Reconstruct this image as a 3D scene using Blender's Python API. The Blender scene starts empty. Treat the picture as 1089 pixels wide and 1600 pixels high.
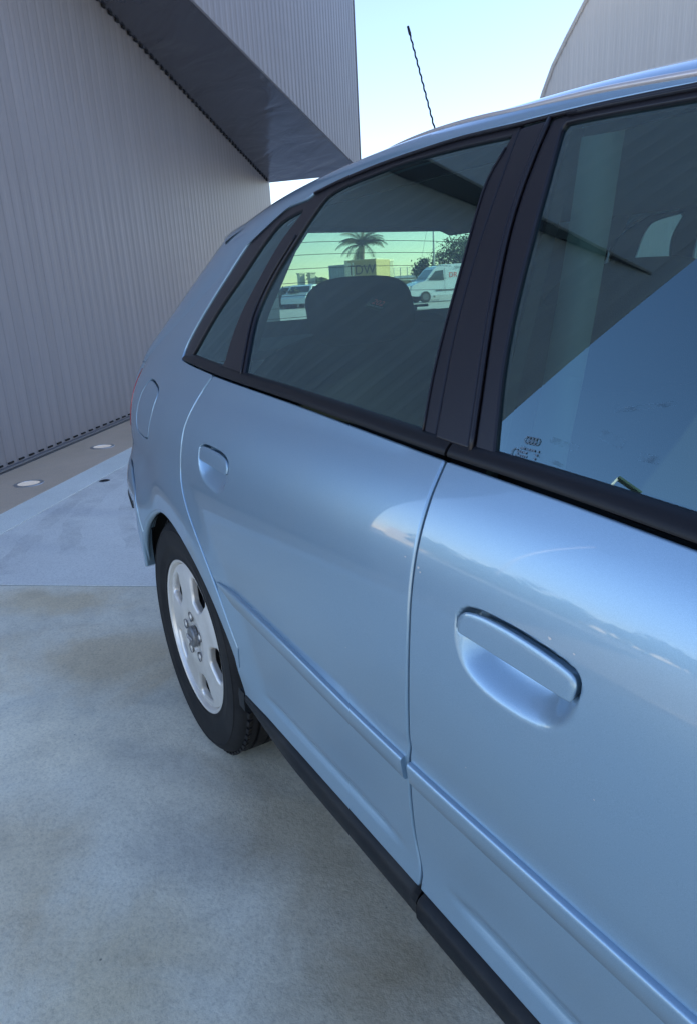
import bpy, math, random
import numpy as np
from mathutils import Vector, Matrix
from mathutils.geometry import delaunay_2d_cdt
random.seed(7); rng=np.random.default_rng(7)
scn=bpy.context.scene
COL=scn.collection
# ---------------------------------------------------------------- camera
cam=bpy.data.cameras.new('camera'); camo=bpy.data.objects.new('camera',cam); COL.objects.link(camo); scn.camera=camo
cam.sensor_fit='VERTICAL'; cam.sensor_height=24.0; cam.lens=16.644; cam.clip_start=.02; cam.clip_end=3000
CAM=np.array([1.65217,-.43567,1.14784]); cr=(.51301931,.8567015,-.05360718); cu=(-.23274763,.19894506,.95197133); cf=(-.82622015,.4759027,-.3014579)
camo.matrix_world=Matrix(((cr[0],cu[0],-cf[0],CAM[0]),(cr[1],cu[1],-cf[1],CAM[1]),(cr[2],cu[2],-cf[2],CAM[2]),(0,0,0,1)))
# ---------------------------------------------------------------- sky, sun, exposure
SUN_AZ=116.0; SUN_EL=21.0        # azimuth measured from the car's tail towards its left side
sa,se=math.radians(SUN_AZ),math.radians(SUN_EL)
sdir=Vector((-math.cos(sa)*math.cos(se),math.sin(sa)*math.cos(se),math.sin(se)))
w=bpy.data.worlds.new('World'); scn.world=w; w.use_nodes=True
nt=w.node_tree; bg=nt.nodes['Background']; sky=nt.nodes.new('ShaderNodeTexSky'); sky.sky_type='NISHITA'; sky.sun_disc=False
sky.sun_elevation=se; sky.sun_rotation=math.atan2(sdir.x,sdir.y); sky.air_density=1.1; sky.dust_density=.0; sky.ozone_density=1.5
mxs=nt.nodes.new('ShaderNodeMix'); mxs.data_type='RGBA'; mxs.blend_type='MULTIPLY'; mxs.inputs[0].default_value=1; mxs.inputs[7].default_value=(.83,.79,.90,1); nt.links.new(sky.outputs[0],mxs.inputs[6]); nt.links.new(mxs.outputs[2],bg.inputs[0]); bg.inputs[1].default_value=.15
sl=bpy.data.lights.new('sun','SUN'); sl.energy=5.0; sl.angle=math.radians(.53); sl.color=(1,.90,.76)
so=bpy.data.objects.new('sun',sl); COL.objects.link(so); so.rotation_euler=sdir.to_track_quat('Z','Y').to_euler(); so.location=(0,0,30)
scn.view_settings.view_transform='Standard'; scn.view_settings.look='None'; scn.view_settings.gamma=1; scn.view_settings.use_curve_mapping=False
scn.view_settings.exposure=1.60
scn.render.engine='CYCLES'
try:
    scn.cycles.max_bounces=10; scn.cycles.transparent_max_bounces=16; scn.cycles.use_denoising=True; scn.cycles.sample_clamp_indirect=6
except Exception: pass
def nat_spline(xs,ys):
    xs=np.array(xs,float);ys=np.array(ys,float);n=len(xs);h=np.diff(xs)
    A=np.zeros((n,n));b=np.zeros(n);A[0,0]=A[-1,-1]=1
    for i in range(1,n-1):
        A[i,i-1]=h[i-1];A[i,i]=2*(h[i-1]+h[i]);A[i,i+1]=h[i];b[i]=6*((ys[i+1]-ys[i])/h[i]-(ys[i]-ys[i-1])/h[i-1])
    M=np.linalg.solve(A,b)
    def f(x):
        x=np.asarray(x,float);i=np.clip(np.searchsorted(xs,x)-1,0,n-2)
        t=x-xs[i];u=xs[i+1]-x;hh=h[i]
        return (M[i]*u**3+M[i+1]*t**3)/(6*hh)+(ys[i]/hh-M[i]*hh/6)*u+(ys[i+1]/hh-M[i+1]*hh/6)*t
    return f
# side profile of the car body: depth inward from the widest plane, by height
PROF=nat_spline([.10,.20,.27,.31,.345,.375,.41,.47,.55,.63,.70,.77,.83,.875,.915,.95],
                [.050,.026,.0195,.0195,.0235,.0255,.0245,.018,.0105,.005,.003,.005,.013,.026,.045,.069])
def sstep(a,b,t):
    t=np.clip((np.asarray(t,float)-a)/(b-a),0,1);return t*t*(3-2*t)
CY=.8675
def plan(x,z):
    u=np.clip(.55-x,0,None);c=.058*u*u
    v=np.clip((-.38-x)/.42,0,.995);c=c+.22*(1-np.sqrt(1-v**3))
    w=np.clip(x-1.3,0,None);c=c+.03*w*w
    w=np.clip(x-2.6,0,None);c=c+.25*w*w
    return c
def S(x,z):
    x=np.asarray(x,float);z=np.asarray(z,float)
    lo=PROF(np.clip(z,.10,.95)); t=z-.95
    hi=np.where(z>.95,.069+.52*t+.14*t*t,lo)
    r=np.hypot(x,z-.307)
    fl=.016*sstep(.50,.37,r)*sstep(.30,.40,z)
    fl=fl+.034*sstep(-.08,-.36,x)*sstep(.74,.60,z)*(1-.9*sstep(-.40,-.56,x)*sstep(.57,.46,z))
    return hi+plan(x,z)-fl
ARC=nat_spline([-30,0,20,45,65,85,100,125,150,180,210],[.381,.382,.380,.357,.338,.334,.337,.345,.352,.358,.36])
def arch(a):
    r=float(ARC(a));return (r*np.cos(np.radians(a)),.307+r*np.sin(np.radians(a)))
SECT=[((1.72,1.262),(1.80,1.335)),((1.4,1.303),(1.45,1.375)),((1.2,1.320),(1.2,1.390)),((1.0,1.338),(1.0,1.403)),((.8,1.347),(.8,1.410)),((.6,1.351),(.6,1.412)),((.42,1.341),(.36,1.408)),
((.32,1.330),(.14,1.398)),((.24,1.314),(-.05,1.385)),((.17,1.290),(-.22,1.368)),((.09,1.258),(-.36,1.352)),((.04,1.236),(-.44,1.340)),
((-.02,1.196),(-.50,1.300)),((-.15,1.130),(-.60,1.21)),((-.31,1.06),(-.68,1.11)),((-.45,1.004),(-.735,1.03)),((-.545,.965),(-.77,.975)),((-.60,.92),(-.80,.93)),((-.63,.86),(-.815,.86)),((-.63,.70),(-.81,.70)),((-.63,.5),(-.80,.5)),((-.63,.32),(-.79,.32))]
def section(sx,n=24,a=.80,half=True):
    (xa,za),(xb,zb)=sx
    th=np.linspace(0,np.pi/2,n); sn=np.sin(th)**a; cs=1-np.clip(np.cos(th),0,1)**a
    sn[0]=0
    ya=float(S(xa,za)); k=.55*sstep(.95,1.1,za)
    z=za+(zb-za)*sn; dz=zb-za
    y=ya+k*(z-za)+(CY-ya-k*dz)*cs
    x=xa+(xb-xa)*sn
    return np.stack([x,y,z],-1)
ZB=nat_spline([-.083,.194,.573,.874,1.01,1.21,1.336,1.7,2.1],[1.0,.987,.973,.958,.952,.945,.939,.922,.898])
OUT={
'rear_gap':[(0.1935,0.9868),(0.1766,0.9705),(0.1602,0.9532),(0.1546,0.94),(0.1511,0.9262),(0.1477,0.9122),(0.1436,0.8987),(0.1387,0.8848),(0.1348,0.8707),(0.1336,0.8569),(0.1339,0.843),(0.1339,0.8293),(0.133,0.8116),(0.1325,0.7937),(0.1325,0.7797),(0.1354,0.766),(0.1419,0.7525),(0.1531,0.7376),(0.1669,0.7227),(0.1818,0.7083),(0.1976,0.6946),(0.2142,0.6813),(0.2322,0.6663),(0.2447,0.6553),(0.258,0.6432),(0.2716,0.6303),(0.2849,0.6168),(0.2975,0.6032),(0.309,0.5896),(0.3192,0.5766),(0.3288,0.563),(0.3377,0.5492),(0.3459,0.5355),(0.3536,0.522),(0.3606,0.5091),(0.367,0.4969),(0.3756,0.4802),(0.3831,0.4648),(0.3901,0.4491)],
'b_gap':[(1.0098,0.9519),(1.0106,0.9418),(1.0117,0.9317),(1.0124,0.9242),(1.0129,0.9165),(1.0136,0.9078),(1.0144,0.8992),(1.015,0.8895),(1.0154,0.8791),(1.0157,0.8684),(1.016,0.8577),(1.0162,0.8475),(1.0165,0.8371),(1.0167,0.8265),(1.0169,0.8156),(1.0169,0.8043),(1.0168,0.794),(1.0167,0.7834),(1.0166,0.7726),(1.0165,0.7615),(1.0161,0.7499),(1.0156,0.7379),(1.0149,0.7258),(1.0141,0.713),(1.0131,0.6996),(1.0121,0.686),(1.0109,0.6722),(1.0097,0.6585),(1.0084,0.6449),(1.0071,0.631),(1.0057,0.617),(1.0043,0.603),(1.0029,0.5891),(1.0013,0.5753),(0.9998,0.5616),(0.9975,0.5442),(0.9951,0.5273),(0.9929,0.5102),(0.991,0.4926),(0.9895,0.4761),(0.9881,0.4586),(0.9869,0.4409),(0.9864,0.4246),(0.9869,0.4107),(0.989,0.3977),(0.992,0.3871),(0.9946,0.3773),(0.997,0.3664),(0.9982,0.355),(0.9969,0.3382),(0.9947,0.3201)],
'dlo_rear':[(-0.0854,1.0016),(-0.0889,1.013),(-0.0908,1.0248),(-0.087,1.0396),(-0.0788,1.0561),(-0.0721,1.0676),(-0.0638,1.0803),(-0.0546,1.0937),(-0.0449,1.1071),(-0.0352,1.1202),(-0.0265,1.1315),(-0.0172,1.1428),(-0.0078,1.1541),(0.0016,1.1652),(0.0107,1.176),(0.0193,1.1864),(0.028,1.1974),(0.0363,1.2081),(0.0444,1.2184),(0.0526,1.2283),(0.0611,1.2375),(0.0729,1.2495),(0.0851,1.2605),(0.0996,1.2707),(0.113,1.2783),(0.1278,1.2855),(0.1436,1.292),(0.1598,1.2976),(0.1798,1.3028),(0.2004,1.3069),(0.2203,1.31),(0.242,1.3122),(0.2638,1.3135),(0.2908,1.3142),(0.3145,1.3158),(0.3274,1.3203),(0.3375,1.3257)],
'dlo_top':[(0.3375,1.3257),(0.3812,1.3306),(0.4253,1.335),(0.4663,1.3381),(0.5085,1.3406),(0.5488,1.3426),(0.5858,1.3438),(0.6215,1.3445),(0.6566,1.3449),(0.6937,1.3453),(0.73,1.3453),(0.7656,1.3448),(0.8036,1.3431),(0.8405,1.341),(0.8743,1.339),(0.9016,1.3378),(0.9268,1.3368),(0.9522,1.3356),(0.975,1.3344),(0.9976,1.3331),(1.0203,1.3317),(1.0429,1.3302),(1.0645,1.3285),(1.0863,1.3268),(1.1077,1.325),(1.1283,1.3232),(1.1477,1.3216)],
'quarter_glass_rear':[(-0.0208,1.0124),(-0.0121,1.0257),(-0.0039,1.0388),(0.0039,1.0519),(0.0116,1.0648),(0.0196,1.0775),(0.028,1.09),(0.037,1.1022),(0.0467,1.1139),(0.0569,1.1252),(0.0676,1.1363),(0.0783,1.1471),(0.089,1.1579),(0.0993,1.1685),(0.1092,1.1792),(0.1189,1.1905),(0.1284,1.2021),(0.1377,1.2138),(0.1468,1.2252),(0.1557,1.2359),(0.1646,1.2458),(0.1735,1.2544),(0.1867,1.2661),(0.2,1.2758),(0.2153,1.2833),(0.2368,1.2887),(0.26,1.2923),(0.2841,1.2953),(0.3082,1.2978)],
'quarter_glass_front':[(0.3089,1.2919),(0.2969,1.2805),(0.2844,1.2691),(0.2722,1.2572),(0.2612,1.244),(0.2527,1.2303),(0.2452,1.2154),(0.2385,1.1998),(0.2323,1.1842),(0.2264,1.169),(0.2197,1.1524),(0.2134,1.136),(0.2082,1.1197),(0.205,1.1034),(0.2043,1.0881),(0.2052,1.0728),(0.2072,1.058),(0.2097,1.0446),(0.2147,1.0279),(0.2203,1.0125)],
'rear_glass_rear':[(0.3502,0.9922),(0.3399,1.0105),(0.3289,1.0305),(0.3217,1.0437),(0.3134,1.0582),(0.3051,1.0736),(0.298,1.0891),(0.2934,1.1039),(0.2918,1.1209),(0.2932,1.1375),(0.2965,1.1535),(0.3009,1.169),(0.3064,1.1831),(0.3133,1.1966),(0.3209,1.2096),(0.3284,1.2226),(0.336,1.2361),(0.3438,1.2495),(0.3516,1.2624),(0.3592,1.274),(0.3712,1.2903),(0.3825,1.3031),(0.3944,1.3117),(0.4142,1.3169),(0.4352,1.3206),(0.4597,1.3237),(0.4894,1.3258),(0.5218,1.3274),(0.5451,1.329),(0.5694,1.3306),(0.5948,1.3321),(0.6212,1.3329),(0.6413,1.3332),(0.6622,1.3331),(0.6835,1.3329),(0.7048,1.3325),(0.7257,1.332),(0.7457,1.3314),(0.7647,1.3309),(0.7849,1.3301),(0.8044,1.3292),(0.8233,1.3282),(0.8416,1.3272),(0.8594,1.3263),(0.8766,1.3254)],
'rear_glass_front':[(0.8784,1.3227),(0.8747,1.3108),(0.8706,1.2988),(0.8672,1.2867),(0.8656,1.2741),(0.8669,1.2582),(0.8704,1.242),(0.8744,1.2253),(0.8778,1.2113),(0.8815,1.197),(0.8854,1.1825),(0.8891,1.1676),(0.8923,1.1539),(0.8954,1.1399),(0.8985,1.1257),(0.9017,1.1115),(0.9049,1.0977),(0.9089,1.0813),(0.9129,1.0651),(0.9172,1.0491),(0.9217,1.0333),(0.9267,1.0181),(0.932,1.0031),(0.9373,0.9883),(0.9424,0.9735)],
'front_glass_rear':[(1.0806,0.9626),(1.0752,0.975),(1.0696,0.9876),(1.0638,1.0004),(1.058,1.0133),(1.0524,1.026),(1.047,1.0385),(1.0421,1.0507),(1.037,1.0643),(1.0324,1.0773),(1.0282,1.0901),(1.0242,1.103),(1.0202,1.1166),(1.0165,1.1295),(1.013,1.1429),(1.0095,1.1565),(1.0062,1.1702),(1.0029,1.1839),(0.9996,1.1974),(0.9958,1.2129),(0.992,1.2287),(0.9884,1.2443),(0.9848,1.2592),(0.9815,1.273),(0.9778,1.2882),(0.9744,1.302),(0.9709,1.316)],
'front_glass_top':[(0.9737,1.3211),(0.9931,1.3202),(1.0136,1.3191),(1.0368,1.3174),(1.0618,1.3154),(1.0859,1.3134),(1.1039,1.3119),(1.1216,1.3104),(1.1387,1.3089),(1.1551,1.3075)],
'cover_rear':[(0.9762,0.9677),(0.9705,0.9857),(0.9644,1.004),(0.958,1.0226),(0.9516,1.0412),(0.9453,1.0597),(0.9395,1.0778),(0.9343,1.0955),(0.9289,1.1161),(0.9241,1.1362),(0.9199,1.1558),(0.9161,1.175),(0.9125,1.1939),(0.9088,1.2151),(0.9057,1.2359),(0.9029,1.256),(0.9003,1.2752),(0.8975,1.2952),(0.8951,1.3141),(0.8925,1.3331)],
'cover_front':[(1.0435,0.9641),(1.0378,0.9797),(1.0317,0.9957),(1.0255,1.012),(1.019,1.0286),(1.0124,1.0452),(1.0058,1.0618),(0.9994,1.0782),(0.9932,1.0942),(0.9873,1.1097),(0.982,1.1246),(0.9745,1.1458),(0.9677,1.1659),(0.9615,1.1851),(0.9561,1.2039),(0.9516,1.2226),(0.9484,1.2401),(0.946,1.2576),(0.9444,1.2744),(0.9433,1.2899),(0.9425,1.3033),(0.9426,1.3193),(0.9434,1.3331)],
'flap':[(-0.3157,0.9356),(-0.3327,0.9322),(-0.3454,0.926),(-0.3551,0.9182),(-0.3633,0.9101),(-0.3689,0.9029),(-0.3732,0.8947),(-0.3769,0.886),(-0.3804,0.877),(-0.3837,0.8681),(-0.3866,0.8597),(-0.3888,0.8498),(-0.389,0.8404),(-0.3875,0.8314),(-0.3849,0.8228),(-0.3811,0.8124),(-0.3746,0.8028),(-0.3608,0.7958),(-0.3331,0.7921),(-0.2983,0.7912),(-0.2579,0.7914),(-0.2221,0.7947),(-0.2082,0.8014),(-0.202,0.8109),(-0.1996,0.8216),(-0.1963,0.8319),(-0.192,0.8397),(-0.1883,0.8477),(-0.1852,0.8557),(-0.1827,0.8637),(-0.181,0.8715),(-0.1798,0.879),(-0.1781,0.8866),(-0.1758,0.8945),(-0.1746,0.9022),(-0.1755,0.9093),(-0.1796,0.9154),(-0.1876,0.9202),(-0.2088,0.9258),(-0.2362,0.9297),(-0.2761,0.9343)],
'handle_rear':[(0.2789,0.8593),(0.2917,0.8607),(0.3081,0.8614),(0.3256,0.8615),(0.3418,0.8615),(0.3541,0.8614),(0.3664,0.8611),(0.3783,0.8607),(0.3892,0.86),(0.3985,0.8589),(0.4087,0.8571),(0.4171,0.8548),(0.4236,0.8519),(0.4279,0.8481),(0.4301,0.8436),(0.431,0.8387),(0.431,0.8344),(0.43,0.8297),(0.4282,0.8248),(0.4259,0.8197),(0.4232,0.8139),(0.4199,0.8077),(0.4155,0.8017),(0.4095,0.7963),(0.3983,0.79),(0.3847,0.7854),(0.3743,0.7842),(0.3627,0.7844),(0.3508,0.7854),(0.3395,0.7866),(0.3277,0.7881),(0.316,0.79),(0.3052,0.7925),(0.2956,0.7956),(0.2887,0.7989),(0.2826,0.8027),(0.2773,0.8069),(0.2729,0.8113),(0.2692,0.8158),(0.2664,0.8205),(0.2644,0.8254),(0.2631,0.8304),(0.2622,0.8353),(0.2618,0.8397),(0.2613,0.8448),(0.2617,0.8496),(0.2644,0.8536)],
'handle_front':[(1.1136,0.8144),(1.1188,0.8166),(1.1249,0.818),(1.1317,0.8191),(1.1362,0.8197),(1.1412,0.8202),(1.1464,0.8205),(1.1518,0.8207),(1.1574,0.8208),(1.1629,0.8209),(1.1684,0.8209),(1.1737,0.8209),(1.1783,0.8208),(1.1829,0.8207),(1.1876,0.8205),(1.1923,0.8203),(1.1969,0.82),(1.2014,0.8197),(1.2059,0.8194),(1.2103,0.819),(1.2146,0.8187),(1.2188,0.8183),(1.2232,0.8179),(1.2276,0.8175),(1.232,0.817),(1.2363,0.8165),(1.2404,0.8161),(1.2444,0.8155),(1.2481,0.815),(1.2515,0.8144),(1.2546,0.8138),(1.2587,0.813),(1.2622,0.8122),(1.2653,0.8112),(1.2679,0.8097),(1.2699,0.8078),(1.2716,0.8054),(1.2727,0.8027),(1.2734,0.7997),(1.2734,0.7959),(1.2727,0.7915),(1.2715,0.7869),(1.2702,0.7821),(1.2692,0.7781),(1.2681,0.7739),(1.2668,0.7697),(1.2651,0.7655),(1.263,0.7616),(1.2599,0.7573),(1.2562,0.7532),(1.2522,0.7493),(1.2481,0.746),(1.2432,0.7429),(1.238,0.7405),(1.2322,0.7386),(1.2284,0.7376),(1.2243,0.7368),(1.2198,0.7362),(1.2151,0.7357),(1.2102,0.7352),(1.2052,0.7349),(1.2002,0.7347),(1.1953,0.7346),(1.1905,0.7346),(1.1857,0.7346),(1.1808,0.7347),(1.1759,0.735),(1.171,0.7353),(1.1661,0.7358),(1.1613,0.7364),(1.1566,0.7371),(1.1521,0.7379),(1.1479,0.7389),(1.1433,0.7402),(1.139,0.7416),(1.1348,0.7431),(1.1308,0.7449),(1.1271,0.7468),(1.1237,0.7489),(1.1206,0.7512),(1.1176,0.754),(1.1151,0.7572),(1.1128,0.7605),(1.1108,0.7639),(1.1091,0.7674),(1.1075,0.7708),(1.1058,0.7751),(1.1045,0.7795),(1.1035,0.7839),(1.103,0.7883),(1.1027,0.7925),(1.1026,0.7968),(1.103,0.801),(1.1043,0.8048),(1.1082,0.8101)],
'bar_rear':[(0.2672,0.8263),(0.4269,0.8235)],
'bar_front':[(1.1071,0.7839),(1.2685,0.7783)],
}
# ---------------------------------------------------------------- materials
def mat(name,base=(.5,.5,.5),rough=.5,metal=0.,coat=0.,coat_rough=.03,spec=.5,emit=None,es=0.):
    m=bpy.data.materials.new(name); m.use_nodes=True; b=m.node_tree.nodes['Principled BSDF']
    b.inputs['Base Color'].default_value=(*base,1); b.inputs['Roughness'].default_value=rough; b.inputs['Metallic'].default_value=metal
    b.inputs['Coat Weight'].default_value=coat; b.inputs['Coat Roughness'].default_value=coat_rough; b.inputs['Specular IOR Level'].default_value=spec
    if emit: b.inputs['Emission Color'].default_value=(*emit,1); b.inputs['Emission Strength'].default_value=es
    return m
def nodes(m): return m.node_tree.nodes,m.node_tree.links,m.node_tree.nodes['Principled BSDF']
def noise(m,scale,detail=4,rough=.55,coord='Object',dist=0.,stretch=None,w=0):
    N,L,_=nodes(m); tc=N.new('ShaderNodeTexCoord'); n=N.new('ShaderNodeTexNoise'); n.inputs['Scale'].default_value=scale
    n.inputs['Detail'].default_value=detail; n.inputs['Roughness'].default_value=rough; n.inputs['Distortion'].default_value=dist
    mp=N.new('ShaderNodeMapping'); L.new(tc.outputs[coord],mp.inputs[0]); L.new(mp.outputs[0],n.inputs['Vector'])
    mp.inputs['Location'].default_value=(w*3.7,w*1.3,w*2.1)
    if stretch: mp.inputs['Scale'].default_value=stretch
    return n.outputs['Fac']
def ramp(m,fac,stops):
    N,L,_=nodes(m); r=N.new('ShaderNodeValToRGB'); L.new(fac,r.inputs[0]); e=r.color_ramp.elements
    while len(e)<len(stops): e.new(.5)
    for i,(p,c) in enumerate(stops):
        e[i].position=p; e[i].color=(*c,1) if len(c)==3 else c
    return r.outputs[0]
def mixc(m,fac,a,b,mode='MIX'):
    N,L,_=nodes(m); x=N.new('ShaderNodeMix'); x.data_type='RGBA'; x.blend_type=mode
    for s,v in ((x.inputs[0],fac),(x.inputs[6],a),(x.inputs[7],b)):
        if hasattr(v,'is_output'): L.new(v,s)
        else: s.default_value=v if isinstance(v,(int,float)) else (*v,1)
    return x.outputs[2]
def bump(m,h,strength=.3,dist=.01,prev=None):
    N,L,b=nodes(m); x=N.new('ShaderNodeBump'); x.inputs['Strength'].default_value=strength; x.inputs['Distance'].default_value=dist
    L.new(h,x.inputs['Height'])
    if prev: L.new(prev,x.inputs['Normal'])
    L.new(x.outputs[0],b.inputs['Normal']); return x.outputs[0]
def math_(m,op,a,b=0.):
    N,L,_=nodes(m); x=N.new('ShaderNodeMath'); x.operation=op
    for s,v in ((x.inputs[0],a),(x.inputs[1],b)):
        if hasattr(v,'is_output'): L.new(v,s)
        else: s.default_value=v
    return x.outputs[0]
M={}
p=M['paint']=mat('car_paint',(.225,.355,.45),.36,.62,1.0,.02)
N_,L_,b_=nodes(p); f=noise(p,1800,2); c=ramp(p,f,[(.3,(.235,.358,.462)),(.7,(.312,.460,.575))]); 
d_=noise(p,5,5,.6,w=2); c=mixc(p,ramp(p,d_,[(.5,(0,0,0)),(.85,(.10,.10,.10))]),c,(.42,.42,.40)); L_.new(c,b_.inputs['Base Color'])
L_.new(ramp(p,noise(p,7,6,.65,w=5),[(.35,(.018,)*3),(.75,(.050,)*3)]),b_.inputs['Coat Roughness'])
p=M['trim']=mat('black_plastic',(.008,.008,.010),.42,0,0,.2,.28)
bump(p,noise(p,900,2),.15,.0006)
p=M['satin']=mat('satin_black_trim',(.013,.012,.016),.32,0,.0,.12,.36)
M['rubber']=mat('rubber_seal',(.012,.012,.013),.6)
p=M['sill']=mat('sill_plastic',(.005,.007,.010),.45,0,0,.3,.25)
bump(p,noise(p,500,3),.25,.0008)
N_,L_,b_=nodes(p); L_.new(ramp(p,noise(p,6,7,.7),[(.45,(.005,.007,.010)),(.8,(.028,.026,.023))]),b_.inputs['Base Color'])
p=M['tyre']=mat('tyre_rubber',(.019,.019,.021),.66,0,0,.1,.25)
N_,L_,b_=nodes(p); L_.new(ramp(p,noise(p,14,6,.7),[(.4,(.009,.009,.010)),(.78,(.026,.025,.024))]),b_.inputs['Base Color'])
p=M['alloy']=mat('wheel_silver',(.75,.74,.73),.38,.55,.3,.15)
N_,L_,b_=nodes(p); L_.new(ramp(p,noise(p,9,6,.7),[(.35,(.84,.80,.74)),(.75,(.68,.64,.57))]),b_.inputs['Base Color'])
M['dark']=mat('dark_cavity',(.010,.010,.011),.8)
M['chrome']=mat('dull_chrome',(.5,.5,.52),.25,1)
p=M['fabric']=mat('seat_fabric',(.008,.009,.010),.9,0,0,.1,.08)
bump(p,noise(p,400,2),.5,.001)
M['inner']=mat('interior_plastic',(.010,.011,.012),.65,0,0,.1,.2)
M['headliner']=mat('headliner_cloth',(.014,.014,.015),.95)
M['belt']=mat('seat_belt_webbing',(.09,.105,.10),.7)
M['tail']=mat('tail_light_red',(.35,.01,.015),.12,0,1)
M['white']=mat('white_print',(.7,.7,.7),.5)
M['red']=mat('red_print',(.65,.06,.06),.5)
M['blk']=mat('black_label',(.008,.008,.01),.4)
M['grey_mark']=mat('etched_mark',(.10,.14,.18),.6)
def glass(name,tint,ior=1.75,rough=.0,dirt=.0,dirtcol=(.5,.6,.65)):
    m=bpy.data.materials.new(name); m.use_nodes=True; N=m.node_tree.nodes; L=m.node_tree.links; N.clear()
    o=N.new('ShaderNodeOutputMaterial'); t=N.new('ShaderNodeBsdfTransparent'); t.inputs[0].default_value=(*tint,1)
    g=N.new('ShaderNodeBsdfGlossy'); g.inputs['Roughness'].default_value=rough; g.inputs[0].default_value=(.62,.93,1,1)
    # Fresnel of a thin pane (the same from both sides)
    geo=N.new('ShaderNodeNewGeometry'); dt=N.new('ShaderNodeVectorMath'); dt.operation='DOT_PRODUCT'; L.new(geo.outputs['Incoming'],dt.inputs[0]); L.new(geo.outputs['Normal'],dt.inputs[1])
    def mm(op,a,b):
        x=N.new('ShaderNodeMath'); x.operation=op
        for q,v in ((x.inputs[0],a),(x.inputs[1],b)):
            if hasattr(v,'is_output'): L.new(v,q)
            else: q.default_value=v
        return x.outputs[0]
    c=mm('ABSOLUTE',dt.outputs['Value'],0.); F0=((ior-1)/(ior+1))**2*4.0; fr=mm('ADD',F0,mm('MULTIPLY',1-F0,mm('POWER',mm('SUBTRACT',1.,c),3.2)))
    mx=N.new('ShaderNodeMixShader'); L.new(fr,mx.inputs[0]); L.new(t.outputs[0],mx.inputs[1]); L.new(g.outputs[0],mx.inputs[2])
    df=N.new('ShaderNodeBsdfDiffuse'); df.inputs[0].default_value=(*dirtcol,1)
    tc=N.new('ShaderNodeTexCoord'); n=N.new('ShaderNodeTexNoise'); n.inputs['Scale'].default_value=6; n.inputs['Detail'].default_value=6; L.new(tc.outputs['Object'],n.inputs['Vector'])
    r=N.new('ShaderNodeMapRange'); r.inputs[1].default_value=.4; r.inputs[2].default_value=.8; r.inputs[3].default_value=dirt*.5; r.inputs[4].default_value=dirt*2.2; L.new(n.outputs['Fac'],r.inputs[0])
    m2=N.new('ShaderNodeMixShader'); L.new(r.outputs[0],m2.inputs[0]); L.new(mx.outputs[0],m2.inputs[1]); L.new(df.outputs[0],m2.inputs[2]); L.new(m2.outputs[0],o.inputs[0])
    return m
M['glass']=glass('side_glass',(.50,.71,.67),1.52,dirt=.004)
M['glass_rear']=glass('rear_screen_glass',(.56,.78,.70),1.35,dirt=.003)
# ---------------------------------------------------------------- object helpers
def link(o,parent=None):
    COL.objects.link(o)
    if parent is not None:
        o.parent=parent; o.matrix_parent_inverse=Matrix.Translation(-Vector(parent['_loc'] if '_loc' in parent else (0,0,0)))
    return o
def mesh_obj(name,V,Fc,mats,parent=None,smooth=True,sharp=40,normals=None,fmat=None):
    me=bpy.data.meshes.new(name); me.from_pydata([tuple(map(float,v)) for v in V],[],[tuple(int(i) for i in f) for f in Fc]); 
    if not isinstance(mats,(list,tuple)): mats=[mats]
    for m in mats: me.materials.append(m)
    if fmat is not None: me.polygons.foreach_set('material_index',fmat)
    if smooth:
        me.polygons.foreach_set('use_smooth',[True]*len(me.polygons))
        if normals is not None: me.normals_split_custom_set_from_vertices([tuple(map(float,n)) for n in normals])
        elif sharp: me.set_sharp_from_angle(angle=math.radians(sharp))
    me.update()
    o=bpy.data.objects.new(name,me); return link(o,parent)
def thing(name,loc,label,cat,group=None,rz=0.):
    o=bpy.data.objects.new(name,None); o.location=loc; o.empty_display_size=.1; COL.objects.link(o); o['label']=label; o['category']=cat
    if group: o['group']=group
    o['_loc']=tuple(loc)
    return o
def tag(o,label,cat,group=None):
    o['label']=label;o['category']=cat
    if group:o['group']=group
    return o
def structure(o): o['kind']='structure'; return o
class MB:
    def __init__(s): s.v=[];s.f=[];s.m=[]
    def add(s,V,Fc,mi=0):
        n=len(s.v); s.v+=[tuple(map(float,v)) for v in V]; s.f+=[tuple(int(i)+n for i in f) for f in Fc]; s.m+=[mi]*len(Fc); return s
    def box(s,c,h,rot=None,mi=0):
        V=[]
        for x in(-1,1):
            for y in(-1,1):
                for z in(-1,1):
                    v=np.array([x*h[0],y*h[1],z*h[2]],float)
                    if rot is not None: v=rot@v
                    V.append(v+np.array(c))
        return s.add(V,[(0,1,3,2),(4,6,7,5),(0,4,5,1),(2,3,7,6),(0,2,6,4),(1,5,7,3)],mi)
    def tube(s,path,r,n=8,mi=0,caps=True):
        P=np.array(path,float); m=len(P); R_=[r]*m if np.isscalar(r) else list(r); V=[]
        up=np.array([0,0,1.])
        for i in range(m):
            t=P[min(i+1,m-1)]-P[max(i-1,0)]; t/=np.linalg.norm(t)+1e-12
            u=np.cross(t,up if abs(t[2])<.95 else np.array([1.,0,0])); u/=np.linalg.norm(u); w_=np.cross(t,u)
            for k in range(n):
                a=2*math.pi*k/n; V.append(P[i]+R_[i]*(math.cos(a)*u+math.sin(a)*w_))
        Fc=[(i*n+k,i*n+(k+1)%n,(i+1)*n+(k+1)%n,(i+1)*n+k) for i in range(m-1) for k in range(n)]
        if caps: Fc+=[tuple(range(n))[::-1],tuple((m-1)*n+k for k in range(n))]
        return s.add(V,Fc,mi)
    def quad(s,a,b,c,d,mi=0): return s.add([a,b,c,d],[(0,1,2,3)],mi)
    def obj(s,name,mats,parent=None,smooth=False,sharp=35): return mesh_obj(name,s.v,s.f,mats,parent,smooth,sharp,fmat=s.m)
def rotz(a): c,s=math.cos(a),math.sin(a); return np.array([[c,-s,0],[s,c,0],[0,0,1.]])
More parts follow.
